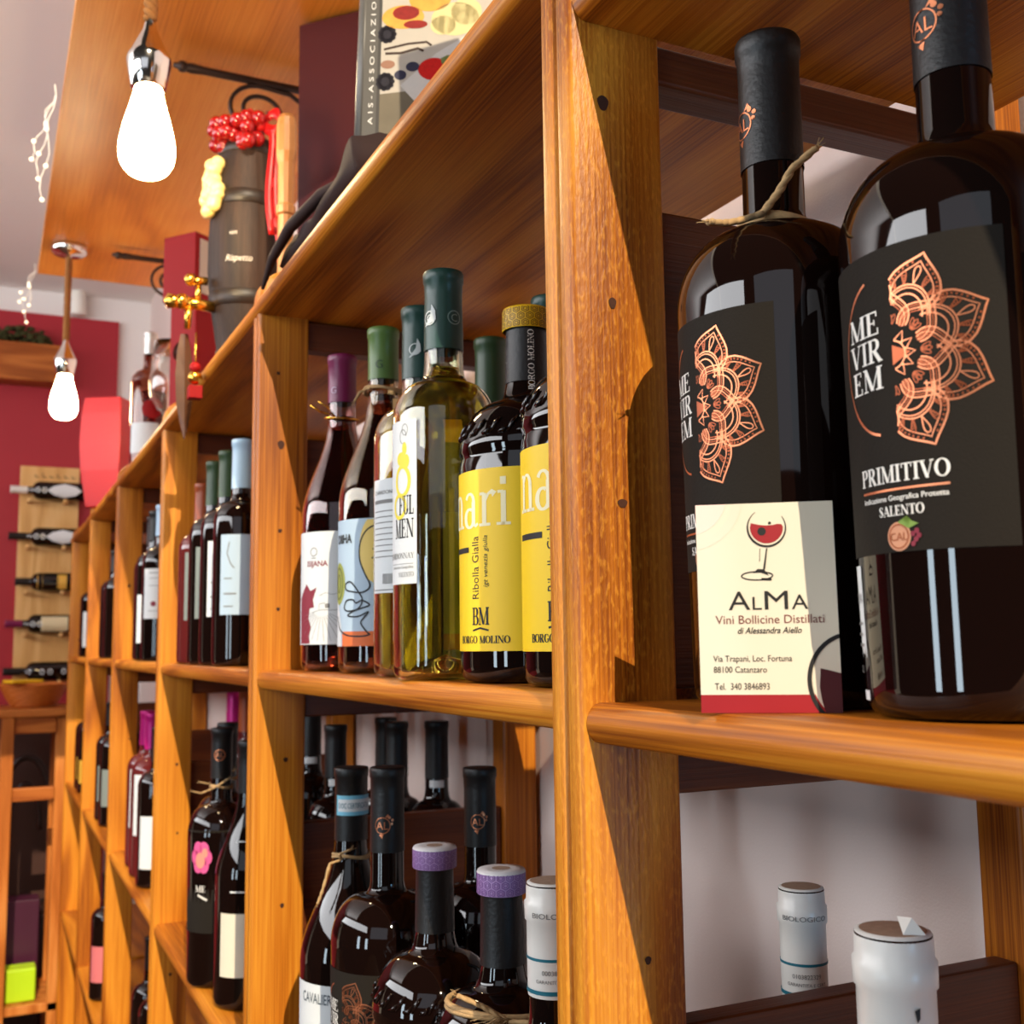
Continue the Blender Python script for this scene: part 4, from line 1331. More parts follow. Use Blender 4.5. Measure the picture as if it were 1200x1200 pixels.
# ---- fourth and fifth bays
for x, y in ((30.5, 297), (30.5, 307)):
    bottle('dark unlabelled bottle on the upper shelf of the fourth bay', V(x, y, ZM), 'bordeaux', 28, 3.7, n=24, group='dark bottles in the fourth bay')
bottle('taller gold-necked bottle in the fourth bay, behind the dark pair', V(34, 325, ZM), 'bordeaux', 33, 3.7, TEAGL, GOLD, .8, n=24)
x, y = 30.5, 374
t, pr = bottle('dark bottle with white label in the fifth and farthest bay', V(x, y, ZM), 'bordeaux', 28, 3.7, n=24)
label_on(t, pr, 3.7, cam_angle(x, y), -3, 3, 3, 14, PAPER)
for x, y in ((31, 300), (31, 311)):
    t, pr = bottle('dark bottle with pale label low in the fourth bay', V(x, y, ZL), 'bordeaux', 30, 3.7, n=24, group='pale-labelled bottles low in the fourth bay')
    label_on(t, pr, 3.7, cam_angle(x, y), -3.6, -.6, 5, 14, GREYPAPER)
for x, y in ((31, 372), (31, 383)):
    t, pr = bottle('bottle with gold label low in the fifth bay', V(x, y, ZL), 'bordeaux', 29, 3.7, n=24, group='gold-labelled bottles low in the fifth bay')
    label_on(t, pr, 3.7, cam_angle(x, y), -3.6, .6, 3, 10, mat('gold_label', srgb(196, 150, 50), .5))
x, y = 30.5, 303
t, pr = bottle('dark bottle with dusty pink label on the bottom shelf, fourth bay', V(x, y, Z3), 'bordeaux', 30, 3.9, n=28)
label_on(t, pr, 3.9, cam_angle(x, y), -4.2, .9, 4.5, 13, ROSELAB)

# ------------------------------------------------------------------ on top of the shelving
ZTOP = ZT
# cookbook
bk_ = thing('cookbook', 'hardback cookbook with strawberry and ice cream cover, leaning on the top shelf', 'book', V(28.9, 91.5, 43.6))
phi = math.radians(-28)
bk_.rotation_euler = (math.radians(-9), 0, phi)
BW, BH, BT = 26.0, 31.0, 2.6
m = MB().box(0, BW / 100, 0, .002, 0, BH / 100).box(0, BW / 100, (BT - .2) / 100, BT / 100, 0, BH / 100)
n = 10
vs, fs = [], []
for i in range(n + 1):
    a = PI / 2 + PI * i / n
    for rr in (BT / 2, BT / 2 - .2):
        for z in (0, BH):
            vs.append((rr * math.cos(a) * .7 / 100, (BT / 2 - rr * math.sin(a)) / 100, z / 100))
for i in range(n):
    b0, b1 = i * 4, (i + 1) * 4
    fs += [(b0, b1, b1 + 1, b0 + 1), (b0 + 2, b0 + 3, b1 + 3, b1 + 2), (b0 + 1, b1 + 1, b1 + 3, b0 + 3), (b0, b0 + 2, b1 + 2, b1)]
m.add(vs, fs, 0, True)
m.build('cover', GREYCOVER, bk_)
MB().box(.004, (BW - .5) / 100, .0022, (BT - .22) / 100, .004, (BH - .4) / 100).build('pages', PAGE, bk_)
Art().rect(1.55, BW, 0.3, BH - .3).flat('cover_photo', mat('table_photo', srgb(112, 102, 84), .35, var=.25, vscale=40), bk_, .010)
Art().poly([(1.55, 6.6), (9, 7.3), (BW, 9), (BW, BH - .3), (1.55, BH - .3)]).flat('tablecloth_photo', mat('linen_photo', srgb(186, 176, 160), .35, var=.06, vscale=60), bk_, .015)
Art().join(Art().poly([(5.0, 6.9), (9.2, 1.6), (13, 4), (20, 13), (26, 19), (26, 24), (16, 16), (10, 12)]), .1, 2.9, .66).flat('napkin_photo', mat('napkin_photo', srgb(206, 200, 190), .35, var=.05, vscale=300), bk_, .022)
STRAW = mat('strawberry_photo', srgb(196, 36, 32), .35, var=.3, vscale=400)
BERRY = mat('blueberry_photo', srgb(58, 56, 72), .35, var=.3, vscale=150)
Art().join(Art().poly([(9.7 + 2.0 * math.cos(q) * (1 - .12 * math.cos(q)), 9.4 + 1.85 * math.sin(q)) for q in [2 * PI * i / 24 for i in range(24)]]), .1, 2.9, .66).flat('strawberry_photo', STRAW, bk_, .030)
Art().join(Art().poly([(10.6, 11.1), (11.6, 11.6), (13.0, 11.2), (12.6, 10.2), (12.4, 8.9), (11.3, 8.3), (11.6, 9.6), (10.8, 10.2)]), .1, 2.9, .66).flat('strawberry_leaf_photo', mat('leaf_photo', srgb(110, 120, 70), .4, var=.3, vscale=200), bk_, .036)
Art().join(Art().disc(5.0, 8.6, .85, .8).disc(6.7, 9.9, .95, .8), .1, 2.9, .66).flat('blueberry_photo', BERRY, bk_, .030)
BLB = mat('blackberry_photo', srgb(40, 36, 44), .35, var=.4, vscale=200)
for bx, by in ((2.9, 7.6), (3.0, 15.4)):
    g = Art().disc(bx, by, 1.1, 1.3)
    for q in range(11):
        g.disc(bx + .95 * math.cos(q * .571), by + 1.12 * math.sin(q * .571), .42, .42, 10)
    Art().join(g, .1, 2.9, .66).flat('blackberry_photo', BLB, bk_, .030)
Art().join(Art().line([(2.8, 12.2), (5.0, 12.2), (7.4, 12.9), (8.2, 12.4)], .4).line([(2.6, 12.9), (6, 13.7), (8.6, 13.9), (9.3, 13.3)], .36), .1, 2.9, .66).flat('vanilla_pod_photo', mat('vanilla_photo', srgb(60, 42, 34), .4), bk_, .030)
Art().join(Art().disc(12.6, 17.6, 3.4, 2.8).disc(10.9, 16.6, 1.8, 1.6).disc(14.2, 18.8, 2.2, 2.2), .1, 2.9, .66).flat('ice_cream_photo', mat('ice_cream_photo', srgb(216, 200, 140), .35, var=.12, vscale=120), bk_, .030)
Art().join(Art().disc(5.2, 18.2, 3.0, 2.0).disc(9, 21, 3, 2), .1, 2.9, .66).flat('pastry_photo', mat('pastry_photo', srgb(222, 160, 70), .35, var=.3, vscale=100), bk_, .030)
Art().join(Art().disc(5.6, 18.9, 1.9, 1.2).disc(7.0, 16.9, 1.7, .7), .1, 2.9, .66).flat('red_fruit_photo', mat('jam_photo', srgb(140, 36, 30), .35, var=.4, vscale=200), bk_, .036)
Art().join(Art().disc(3.2, 10.4, 1.0, .7), .1, 2.9, .66).flat('almond_photo', mat('almond_photo', srgb(150, 108, 86), .4), bk_, .030)
Art().rect(1.25, 1.55, .2, BH - .2).flat('hinge_print', mat('hinge_grey', srgb(70, 66, 62), .4), bk_, .012)
Art().join(text('A I S - A S S O C I A Z I O N E   I T A L I A N A', .50, 0, 0, width=27), .95, 3.4, .9, PI / 2).flat('lettering', WHITEINK, bk_, .03)
# brown cloth bag the book rests on, with a strap hanging over the edge
bg = thing('cloth_bag', 'folded dark brown cloth bag lying under the cookbook on the top shelf', 'bag', V(28, 84, ZTOP + .05))
m = MB()
vs, fs = [], []
nu, nv = 30, 16
for i in range(nu + 1):
    s = i / nu
    yy = 25.5 * s
    ht = 4.0 - 2.0 * min(1, s * 2.6) + .5 * math.sin(9 * s) + .25 * math.sin(23 * s)
    ht *= min(1, (1 - s) * 7 + .12) ** .6
    for j in range(nv):
        a = 2 * PI * j / nv
        ca, sa = math.cos(a), math.sin(a)
        hx = (5.2 - 2.2 * s) * (1 + .06 * math.sin(11 * s + 2 * j))
        vs.append(((3.0 - 1.9 * s + hx * math.copysign(abs(ca) ** .6, ca)) / 100, yy / 100, (.06 + ht * (.5 + .5 * math.copysign(abs(sa) ** .6, sa)) * (1 + .05 * math.sin(17 * s + 3 * j) * (sa > 0))) / 100))
for i in range(nu):
    for j in range(nv):
        fs.append((i * nv + j, i * nv + (j + 1) % nv, (i + 1) * nv + (j + 1) % nv, (i + 1) * nv + j))
m.add(vs, fs, 0, True)
m.add(vs, [tuple(range(nv))[::-1], tuple(nu * nv + j for j in range(nv))], 0, True)
m.build('bag_body', BAG, bg)
MB().tube([(.02, .05, .040), (-.014, .12, .030), (-.026, .19, .022), (-.029, .25, .010), (-.031, .285, -.012)], [.004, .006, .006, .005, .002], 8).build('drawstring', BAG, bg)
# tall plum box
pb_ = thing('plum_gift_box', 'tall glossy plum box standing behind the cookbook', 'box', V(42, 165, ZTOP + .03), math.radians(-47))
MB().box(0, .205, 0, .05, 0, .20).build('box_base', PLUM, pb_, bevel=.001)
MB().box(-.0015, .2065, -.0015, .0515, .20, .605).build('box_lid', PLUM, pb_, bevel=.001)
# turned wooden post
tp = thing('turned_wooden_post', 'pale turned wooden post standing between the barrel and plum box', 'post', V(33.2, 137, ZTOP + .03))
MB().lathe(sc([(.02, 0), (1.1, 0), (1.15, .3), (1.0, 12), (1.02, 17), (1.25, 17.2), (1.3, 18.2), (1.05, 18.5), (1.1, 24), (1.35, 25.5), (1.35, 29), (1.2, 30.2), (.8, 30.8), (.02, 30.9)]), 12, smooth=False).build('turned_post', WPALE, tp)

# small barrel with tap, grapes and bow
br = thing('wine_barrel_dispenser', 'slim dark wooden barrel dispenser with grapes and red bow on top shelf', 'barrel', V(32.2, 157, ZTOP + .03))
BR = [(3.5, 0), (3.9, 4), (4.8, 10), (5.3, 15), (5.3, 20), (4.9, 26), (4.1, 32), (3.7, 35.2)]
NS = 14
m = MB()
prof = []
for i in range(29):
    z = 35.2 * i / 28
    for (r0, z0), (r1, z1) in zip(BR, BR[1:]):
        if z0 <= z <= z1:
            prof.append((r0 + (r1 - r0) * (z - z0) / (z1 - z0), z))
            break
vs, fs = [], []
per = 6
for (r, z) in prof:
    for k in range(NS * per):
        a = 2 * PI * k / (NS * per)
        dip = .10 if k % per == 0 else 0
        vs.append(((r - dip) * math.cos(a) / 100, (r - dip) * math.sin(a) / 100, z / 100))
nn = NS * per
for i in range(len(prof) - 1):
    for k in range(nn):
        fs.append((i * nn + k, i * nn + (k + 1) % nn, (i + 1) * nn + (k + 1) % nn, (i + 1) * nn + k))
m.add(vs, fs, 0, True)
m.add(vs, [tuple(range(nn))[::-1], tuple((len(prof) - 1) * nn + k for k in range(nn))], 0)
m.build('staves', WBARREL, br)


def br_r(z):
    for (r0, z0), (r1, z1) in zip(BR, BR[1:]):
        if z0 <= z <= z1:
            return r0 + (r1 - r0) * (z - z0) / (z1 - z0)
    return BR[-1][0]


HOOP = mat('dark_hoop', srgb(34, 24, 18), .45)
for z0, z1 in ((2, 3.6), (9.6, 11.8), (24.4, 26.6), (32.6, 34.2)):
    MB().lathe(sc([(br_r(z0) + .02, z0), (br_r(z0) + .18, z0 + .1), (br_r(z1) + .18, z1 - .1), (br_r(z1) + .02, z1)]), 48).build('hoop', HOOP, br)
a0 = cam_angle(33.3, 155)
Art().join(text('un', .7, -1.2, 19.5, shear=.2)).join(text('Rispetto', .95, -.1, 15.6, width=3.2, align='c', shear=.35)).wrap('chalk_lettering', mat('chalk', srgb(214, 206, 196), .9), br, 4.45, a0 - .15, .04, .3, br_r)
gr = MB()
for i in range(26):
    a = a0 - .75 + random.uniform(-.9, 1.1)
    rr = 3.9 + random.uniform(-.4, 1.3)
    gr.ball((rr * math.cos(a) / 100, rr * math.sin(a) / 100, (34.6 + random.uniform(-1.2, 2.6)) / 100), .0112, 14)
gr.build('red_grapes', mat('red_grape', srgb(140, 12, 14), .22, coat=.4), br)
gr = MB()
for i in range(26):
    s = i / 25
    a = a0 - 1.15 + random.uniform(-.35, .5) * (1 - .4 * s)
    z = 31 - 7.5 * s
    rr = br_r(z) + .5 + random.uniform(0, .5)
    gr.ball((rr * math.cos(a) / 100, rr * math.sin(a) / 100, z / 100), .0108, 12)
gr.build('yellow_grapes', mat('yellow_grape', srgb(250, 226, 140), .2, coat=.4), br)
RIB = mat('red_ribbon', srgb(176, 14, 16), .35)
m = MB()
ra = a0 + .42
base = Vector((3.9 * math.cos(ra), 3.9 * math.sin(ra), 36.4))
tgx = Vector((.9, -.43, 0))
nf = Vector((math.cos(ra), math.sin(ra), 0))


def strip(m, pts, hw, wdir):
    vs, fs = [], []
    for p in pts:
        for s, d in ((-1, 0), (1, 0), (1, .05), (-1, .05)):
            vs.append((Vector(p) + wdir * hw * s + nf * d) / 100)
    for i in range(len(pts) - 1):
        for j in range(4):
            fs.append((i * 4 + j, i * 4 + (j + 1) % 4, i * 4 + 4 + (j + 1) % 4, i * 4 + 4 + j))
    fs += [(0, 1, 2, 3), tuple(4 * (len(pts) - 1) + k for k in (3, 2, 1, 0))]
    m.add(vs, fs, 0, True)


up = Vector((0, 0, 1))
for s in (-1, 1):                                    # two loops of the bow
    lp = [base + nf * .3 + tgx * s * 2.6 * math.sin(PI * q) * (1 if q < .5 else .9) + up * (1.5 * math.sin(2 * PI * q) + .6 * q) + nf * .8 * math.sin(PI * q) for q in [i / 14 for i in range(15)]]
    strip(m, lp, .8, (up + nf * .5).normalized())
for s, ln in ((1.3, 17), (2.2, 21)):                  # tails down the barrel
    tl = [base + nf * (.5 + (br_r(max(1, 35 - ln * q)) - 3.6) * 1.05) + tgx * (s + .5 * math.sin(5 * q + s)) + up * (-ln * q) for q in [i / 14 for i in range(15)]]
    strip(m, tl, .62, tgx)
m.ball((base + nf * .5) / 100, .009, 10)
m.build('red_bow', RIB, br)
tx = Vector((-1, -.05, 0))
m = MB()
z = 9.6
p0 = Vector((-4.6, -1.0, z))
m.tube([p0 / 100, (p0 + Vector((-4.2, -.3, .2))) / 100], .008, 14).tube([(p0 + Vector((-3.4, -.2, .2))) / 100, (p0 + Vector((-3.6, -.3, -3.6))) / 100], [.006, .0045], 12)
m.tube([(p0 + Vector((-2.2, -.2, .3))) / 100, (p0 + Vector((-2.2, -.2, 3.2))) / 100], .0042, 12).tube([(p0 + Vector((-3.2, -.3, 3.4))) / 100, (p0 + Vector((-1.0, -.2, 3.6))) / 100], .006, 12)
m.ball((p0 + Vector((-3.3, -.3, 3.5))) / 100, .0095, 10).ball((p0 + Vector((-4.4, -.3, .2))) / 100, .0115, 12)
m.ball((p0 + Vector((-5.9, -.2, .1))) / 100, .010, 12).tube([(p0 + Vector((-4.2, -.3, .2))) / 100, (p0 + Vector((-6.4, -.2, .1))) / 100], [.008, .011], 12)
m.lathe(sc([(.02, 0)]), 8) if False else None
m.build('brass_tap', GOLD, br)
# items hung from the tap
kt = thing('bell_charm', 'red and gold bell charm hanging over the shelf edge below the tap', 'ornament', V(24.6, 152, ZTOP - 1))
m = MB().tube([(0, 0, .055), (0, 0, .0)], .0012, 6)
m.build('charm_cord', GOLD, kt)
MB().ball((0, 0, -.008), .010, 14).build('gold_bell', GOLD, kt)
MB().box(-.009, .009, -.009, .009, -.038, -.02).ball((0, 0, .006), .008, 10).build('red_charm', RED, kt, bevel=.001)
kd = thing('leather_tag', 'long pointed dark leather strap hanging over the shelf edge', 'strap', V(23.8, 157, ZTOP + 5.5))
m = MB()
sec = [(0, .5), (-2, .9), (-6, 1.25), (-10, 1.1), (-13, .55), (-15, .08)]
vs, fs = [], []
for z, hw in sec:
    for s, d in ((-1, 0), (0, -.35), (1, 0), (0, .25)):
        vs.append(((hw * s - .02 * z) / 100, d / 100 - .0, z / 100))
for i in range(len(sec) - 1):
    for j in range(4):
        fs.append((i * 4 + j, i * 4 + (j + 1) % 4, i * 4 + 4 + (j + 1) % 4, i * 4 + 4 + j))
fs += [(0, 1, 2, 3), (20, 23, 22, 21)]
m.add(vs, fs, 0, False)
m.build('strap_body', mat('dark_leather', srgb(84, 50, 28), .45, var=.3, vscale=60), kd)

# wine glass, bottle with red seal, red boxes further along
wg = thing('wine_glass', 'large empty wine glass standing on the top shelf past the barrel', 'glass', V(33.2, 236, ZTOP + .03))
go = [(.02, .0), (3.6, .0), (3.7, .15), (1.0, .5), (.42, 1.2), (.38, 8.5), (.9, 9.6), (2.8, 11.2), (4.1, 14), (4.35, 17), (3.9, 21.5), (3.4, 25.5)]
gi = [(3.3, 25.5), (3.8, 21.5), (4.23, 17), (3.98, 14), (2.7, 11.4), (.8, 9.95), (.02, 9.8)]
MB().lathe(sc(go + gi), 40).build('glass', CLEARGL, wg)
t, pr = bottle('clear bottle with red wax disc and white label beside the wine glass', V(30.4, 247, ZTOP), 'bordeaux', 30, 3.9, mat('smoked_rose_glass', (.55, .28, .2, 1), .0, trans=1.0), mat('silver_foil', srgb(210, 206, 200), .3, metal=.6), .84, n=32, wine=WINER, fill=.55)
a0 = cam_angle(30.4, 247)
label_on(t, pr, 3.9, a0, -4.5, 2.0, 3.0, 9.5, PAPER)
Art().disc(.6, 12.5, 2.1, 2.1).wrap('red_seal', RED, t, 3.9, a0, .06, .3)
rb = thing('red_gift_box', 'red gift box with dark oval window under the higher red box', 'box', V(36.0, 224, ZTOP + .03), math.radians(38))
MB().box(-.034, .034, -.034, .034, 0, .305).build('box_body', RED, rb, bevel=.003)
MB().lathe([(.0, 0), (.02, 0), (.021, .004)], 20).build('oval_window', mat('dark_window', srgb(70, 30, 24), .3), rb, loc=(-.0342, 0, .20), rot=(0, -PI / 2, 0))
rb2 = thing('red_hamper_box', 'higher red box with pale front, stacked by the barrel', 'box', V(35.6, 224, ZTOP + 30.6), math.radians(38))
MB().box(-.04, .06, -.04, .045, 0, .135).build('box_body', RED, rb2, bevel=.002)
MB().box(-.028, .05, -.0422, -.04, .012, .123).build('pale_front', mat('beige_card_front', srgb(206, 196, 180), .5), rb2)
rg = thing('red_gift_bag', 'tall tapered red paper bag on the far end of the top shelf', 'bag', V(29.2, 322, ZTOP + .03), math.radians(-32))
m = MB()
sec = [(0, 4.4), (10, 5.6), (18, 6.0), (26, 5.7), (30.5, 5.2)]
vs, fs = [], []
for z, h in sec:
    for sx, sy in ((-1, -1), (1, -1), (1, 1), (-1, 1)):
        vs.append((sx * h / 100, sy * h * .9 / 100, z / 100))
for i in range(len(sec) - 1):
    for j in range(4):
        fs.append((i * 4 + j, i * 4 + (j + 1) % 4, i * 4 + 4 + (j + 1) % 4, i * 4 + 4 + j))
fs += [(0, 3, 2, 1), (16, 17, 18, 19)]
m.add(vs, fs)
m.build('bag_body', mat('bright_red_paper', srgb(178, 26, 32), .45), rg, bevel=.003)

# ------------------------------------------------------------------ hanging panel, lamps, brackets
cp_ = thing('hanging_plywood_panel', 'orange varnished plywood panel hung below the white ceiling', 'panel', V(35, 230, 100))
MB().box(-.26, .25, -1.10, .825, 0, .022).build('panel_board', WPANEL, cp_)
for (x_, y_) in ((0, -1.0), (0, .7)):
    MB().tube([(x_, y_, .022), (x_, y_, .50)], .004, 8).build('hanger_rod', IRON, cp_)


def pendant(lab, x, y):
    t = thing('pendant_lamp', lab, 'lamp', V(x, y, 100), 0, None)
    MB().lathe(sc([(.02, 0), (4.2, 0), (4.3, -.3), (4.1, -1.6), (3.6, -2.0), (.7, -2.2), (.6, -3.0), (.02, -3.0)]), 32).build('canopy', CHROME, t)
    m = MB()
    for s in range(3):
        m.tube([(math.cos(i * .75 + s * 2.09) * .0042, math.sin(i * .75 + s * 2.09) * .0042, -.028 - i * .0035) for i in range(62)], .0048, 6)
    m.build('rope', ROPE, t)
    MB().lathe(sc([(.02, -23.5), (.55, -23.5), (.6, -24.2), (.9, -25.4), (2.3, -28.4), (2.55, -28.8), (2.65, -29.4), (2.05, -32.8), (1.8, -33.0), (.02, -32.6)]), 40).build('lamp_holder', CHROME, t)
    MB().lathe(sc(smooth([(.02, -32.6), (1.5, -32.7), (1.75, -33.6), (2.1, -35), (2.9, -38), (3.25, -40.2), (3.1, -42), (2.3, -43.3), (1.1, -43.9), (.02, -44)])), 48).build('glass_bulb', BULB, t)
    return t


pendant('nearer rope pendant lamp with large glowing bulb, upper left', 15.3, 133)
pendant('farther rope pendant lamp glowing before the burgundy wall', 15.3, 288)


def bracket(lab, y, tip):
    t = thing('scroll_bracket', lab, 'bracket', V(60, y, 97.4), 0, None)
    x1 = (tip - 60) / 100
    m = MB().tube([(0, 0, .004), (x1 + .05, 0, .004), (x1 + .03, 0, .004), (x1, 0, .004)], [.007, .007, .009, .004], 8)
    m.ball((x1 + .015, 0, .004), .010, 8)
    m.build('bar', IRON, t)
    pts = []
    for i in range(60):                          # spiral scroll under the bar
        a = i / 59 * 3.6 * PI
        r = .055 * (1 - .72 * i / 59)
        pts.append((x1 + .145 - r * math.sin(a - .1) - .0, 0, -.050 + r * math.cos(a - .1) * .85))
    pts = [(0, 0, -.22), (-.03, 0, -.14), (x1 + .26, 0, -.045), (x1 + .20, 0, -.008)] + pts
    MB().tube(pts, .004, 6).build('scroll', IRON, t)
    return t


bracket('wrought iron scroll bracket under the panel, beside the nearer lamp', 183.4, 25)
bracket('wrought iron scroll bracket under the far end of the panel', 283.2, 25)

# fairy lights hanging from the panel's left edge
for (x, y, ln, lab) in ((8.0, 205, 22, 'clear fairy light strand hanging from the panel edge, upper left'), (8.5, 308, 16, 'clear fairy light strand hanging at the far corner of the panel')):
    t = thing('fairy_lights', lab, 'fairy lights', V(x, y, 100))
    m, bl = MB(), MB()
    for q in range(3):
        pts = [((-.5 - 1.6 * i / 10 * (1 + .6 * q) + .5 * math.sin(i * 1.3 + q)) / 100, (q * 3 + .5 * math.sin(i + q)) / 100, (1 - ln * (i / 10) * (1 - .22 * q)) / 100) for i in range(11)]
        m.tube(pts, .0011, 5)
        for i in (4, 7, 10):
            bl.ball(pts[i], .0042, 8)
    m.build('wire', mat('clear_wire', srgb(240, 236, 224), .3), t)
    bl.build('fairy_bulbs', mat('fairy_bulb', srgb(255, 244, 214), .2, emit=(1, .85, .6, 1), es=1.5), t)

# ------------------------------------------------------------------ far wall
rk = thing('wall_bottle_rack', 'pale pine board with bottles lying on pegs, on the burgundy wall', 'rack', V(21.5, 489.3, -13))
MB().box(-.11, .115, -.025, 0, 0, .875).build('rack_board', WRACK, rk, bevel=.003)
m = MB()
for i, h in enumerate((.5, .9, .4, .9, .7, .5)):
    m.box(-.055 + i * .028, -.052 + i * .028, -.0262, -.025, .83, .83 + .02 * h).box(-.055 + i * .028, -.04 + i * .028, -.0262, -.025, .83, .833)
m.build('burnt_marks', KNOT, rk)
hz = [(64.0, 'white capsule and white diamond label', CAPWHT, 'd'), (45.2, 'black capsule and white diamond label', CAPBLK, 'd'), (27.0, 'short neck and yellow label', CAPBLK, 'y'), (10.2, 'plum capsule and cream label', CAPMAR, 'c'), (-8.6, 'black glass and round medals', CAPBLK, 'm')]
for i, (z, ds, cpm, kd_) in enumerate(hz):
    for s in (-.075, .06):
        MB().tube([(s, -.02, (z + 13 - 4.4) / 100), (s, -.105, (z + 13 - 4.4) / 100)], .008, 10).build('peg', WRACK, rk)
    pr = profile('bordeaux' if kd_ != 'y' else 'squat', 30 if kd_ != 'y' else 24, 3.7)
    t = thing('wine_bottle', 'bottle lying on the wall rack pegs with ' + ds, 'bottle', V(37 if kd_ != 'y' else 34, 482.6, z))
    t.rotation_euler = (0, -PI / 2, 0)
    H = 30 if kd_ != 'y' else 24
    MB().lathe(sc(pr), 28).build('glass', BLACKGL, t)
    cpp = [(rad_at(pr, .79 * H) + .06, .79 * H), (1.52, .8 * H + .3), (1.5, H - .7), (1.6, H - .5), (1.55, H + .05), (.02, H + .07)]
    MB().lathe(sc(cpp), 20).build('capsule', cpm, t)
    aC = -PI / 2 - .05
    g = Art()
    if kd_ == 'd':
        g.poly([(-3.2, 10.0), (-1.8, 5.5), (0, 3.6), (1.8, 5.5), (3.2, 10.0), (1.8, 14), (0, 16.4), (-1.8, 14)])
        g.wrap('label', PAPER, t, 3.7, aC, .06, .3, lambda z_: rad_at(pr, z_))
    elif kd_ == 'y':
        g.rect(-3.3, 3.3, 5, 16).wrap('label', mat('ochre_label', srgb(214, 164, 66), .6), t, 3.7, aC, .06, .3, lambda z_: rad_at(pr, z_))
    elif kd_ == 'c':
        g.rect(-3.3, 3.3, 7, 17).wrap('label', mat('parchment_label', srgb(216, 200, 160), .6), t, 3.7, aC, .06, .3, lambda z_: rad_at(pr, z_))
    if kd_ in 'dcm':
        for zz in ((17.5, 20.0, 22.4) if kd_ != 'm' else (8, 13, 16, 21)):
            Art().arc(0, zz, .75, .75, 0, 360, .3).wrap('medal_print', PAPER, t, 3.0, aC, .08, .3, lambda z_: rad_at(pr, z_))
ld = thing('wall_ledge', 'honey wood ledge across the burgundy wall at the left', 'ledge', V(-40, 489.3, 108))
MB().box(-.9, .635, -.12, 0, 0, .155).build('ledge_board', WTX, ld, bevel=.004)
gd = thing('moss_garland', 'dark green moss garland lying on the wall ledge', 'garland', V(-40, 484, 123.6))
m = MB()
for i in range(260):
    x = random.uniform(-.5, .60)
    h = .028 + .045 * abs(math.sin(x * 9 + .3))
    m.ball((x, random.uniform(-.04, .04), random.uniform(.006, h)), random.uniform(.010, .02), 6, sz=.7)
o = m.build('moss', mat('moss', srgb(58, 56, 22), .95, var=.6, vscale=90), gd)
wl = tag(MB().lathe(sc([(.02, 0), (3.2, 0), (3.4, .4), (3.0, 8), (2.4, 14), (1.6, 15.2), (.02, 15.6)]), 24).build('wall_speaker', mat('white_plastic', srgb(240, 236, 226), .5), None, loc=V(30, 487.5, 140)), 'small white fixture on the white wall behind the farther lamp', 'fixture')

# tall table with basket
tb = thing('tall_table', 'tall narrow pine table with open lower shelf beside the shelving end', 'table', V(16, 440, -145))
MB().box(-.30, .13, -.16, .2, 1.215, 1.245).build('table_top', WTX, tb, bevel=.006)
for x, y in ((-.075, -.14), (.10, -.12), (-.075, .17), (.10, .17)):
    MB().box(x - .02, x + .02, y - .02, y + .02, 0, 1.215).build('leg', WT, tb, bevel=.003)
MB().box(-.055, .08, -.15, -.12, .93, .975).build('front_rail', WTX, tb, bevel=.003)
MB().box(-.055, .08, -.15, -.13, 1.16, 1.215).build('apron', WTX, tb, bevel=.003)
MB().box(-.28, .12, -.14, .19, .22, .25).build('lower_shelf', WT, tb, bevel=.003)
bs = thing('wicker_basket', 'round wicker basket on the tall table', 'basket', V(17, 443, -20.4))
m = MB()
for i in range(9):
    z = i * .9
    r = 7.2 + 4.0 * (i / 8) ** .8
    m.tube([(r * math.cos(a) / 100, r * math.sin(a) / 100, (z + .55 + .12 * math.sin(a * 14 + i * PI)) / 100) for a in [2 * PI * k / 60 for k in range(61)]], .0056, 6)
m.lathe(sc([(.02, .1), (7.0, .1), (7.2, .6), (.02, .6)]), 32)
m.lathe(sc([(6.9, .2), (10.8, 7.4), (10.6, 7.4), (6.7, .3)]), 32)
m.build('woven_body', mat('wicker', srgb(196, 104, 30), .6, var=.3, vscale=200), bs)
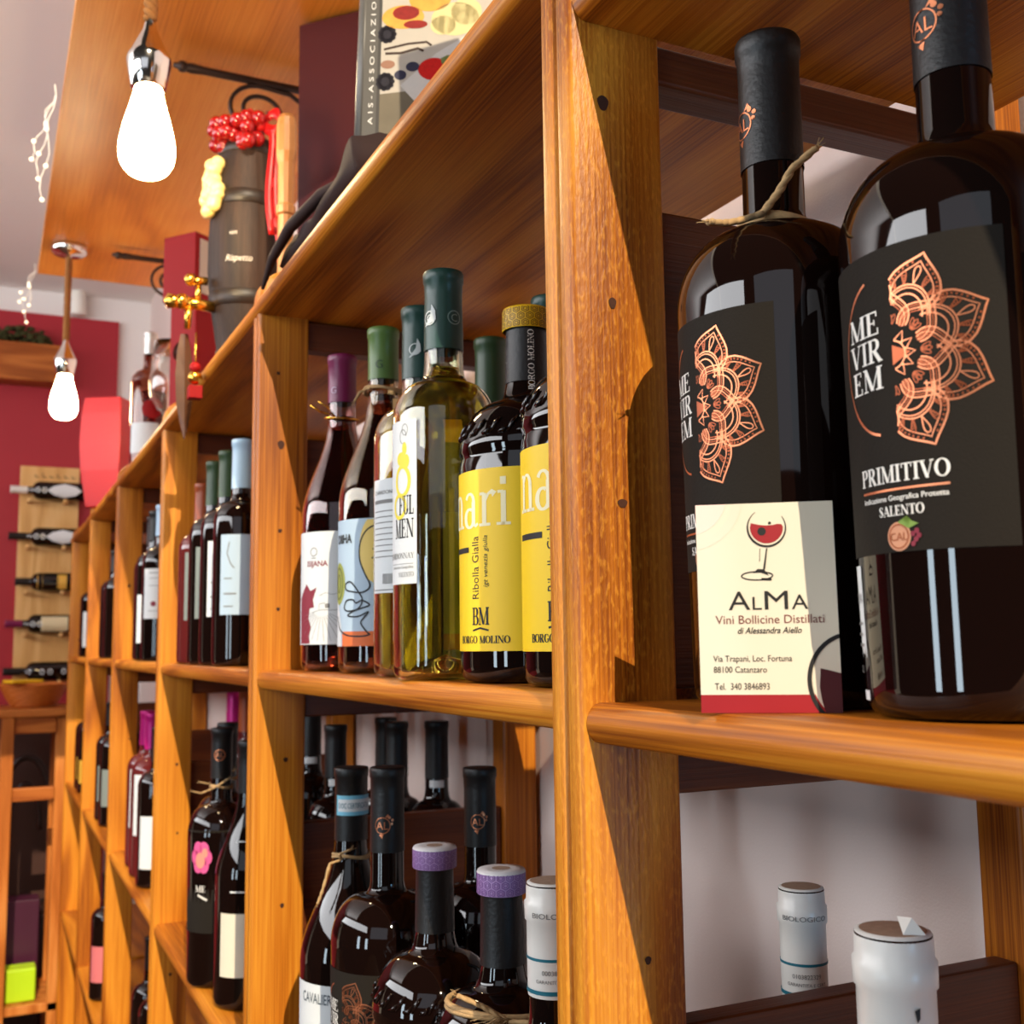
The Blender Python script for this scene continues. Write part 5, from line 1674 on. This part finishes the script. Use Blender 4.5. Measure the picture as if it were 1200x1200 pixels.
yb = tag(MB().box(-.055, .06, -.04, .04, 0, .012).build('yellow_packet', mat('yellow_wrap', srgb(236, 186, 30), .4), None, loc=V(12.8, 434.5, -11.8), rot=(0, .0, .4), bevel=.004), 'yellow packet lying across the basket rim', 'packet')
ch = thing('bentwood_chair', 'dark bentwood chair seen through the tall table', 'chair', V(16.5, 472.5, -145))
DKW = mat('dark_bentwood', srgb(44, 26, 20), .4)
MB().tube([(.10 * math.cos(a), 0, .78 + .26 * math.sin(a)) for a in [PI * i / 20 for i in range(21)]] , .014, 10).build('back_hoop', DKW, ch)
MB().tube([(.055 * math.cos(a), 0, .76 + .18 * math.sin(a)) for a in [PI * i / 16 for i in range(17)]], .009, 8).build('inner_hoop', DKW, ch)
MB().lathe([(.001, .46), (.105, .46), (.11, .475), (.105, .49), (.001, .485)], 28).build('seat', DKW, ch)
for x, y in ((-.1, 0), (.1, 0)):
    MB().tube([(x, y, 0), (x, y, .46), (x, y, .79)], .013, 8).build('leg', DKW, ch)
for x, y in ((-.08, -.09), (.08, -.09)):
    MB().tube([(x, y, 0), (x * .9, y * .9, .465)], .013, 8).build('leg', DKW, ch)
sc_ = tag(MB().box(-.16, .16, 0, .015, 0, 1.19).box(-.16, -.14, -.02, 0, 0, 1.19).box(.14, .16, -.02, 0, 0, 1.19).build('dark_backing', mat('dark_brown_board', srgb(58, 30, 20), .5, var=.2, vscale=8), None, loc=V(17, 487.5, -144.9)), 'added dark board behind the tall table, in place of its dark interior', 'backing')  # board added only to darken the view behind the table
pc = tag(MB().box(-.06, .06, -.05, .05, 0, .31).build('plum_carton', mat('plum_carton', srgb(62, 18, 42), .4), None, loc=V(15.5, 449, -119.9), bevel=.003), 'dark plum carton behind the lime box in the tall table', 'box')
gb = tag(MB().box(-.05, .065, -.04, .04, 0, .11).build('lime_box', mat('lime_plastic', srgb(176, 214, 30), .4), None, loc=V(14.0, 434, -119.9), bevel=.006), 'lime green box on the lower shelf of the tall table', 'box')

for o in list(bpy.data.objects):
    if o.parent is None and o.type == 'EMPTY' and 'label' not in o:
        print('unlabelled', o.name)
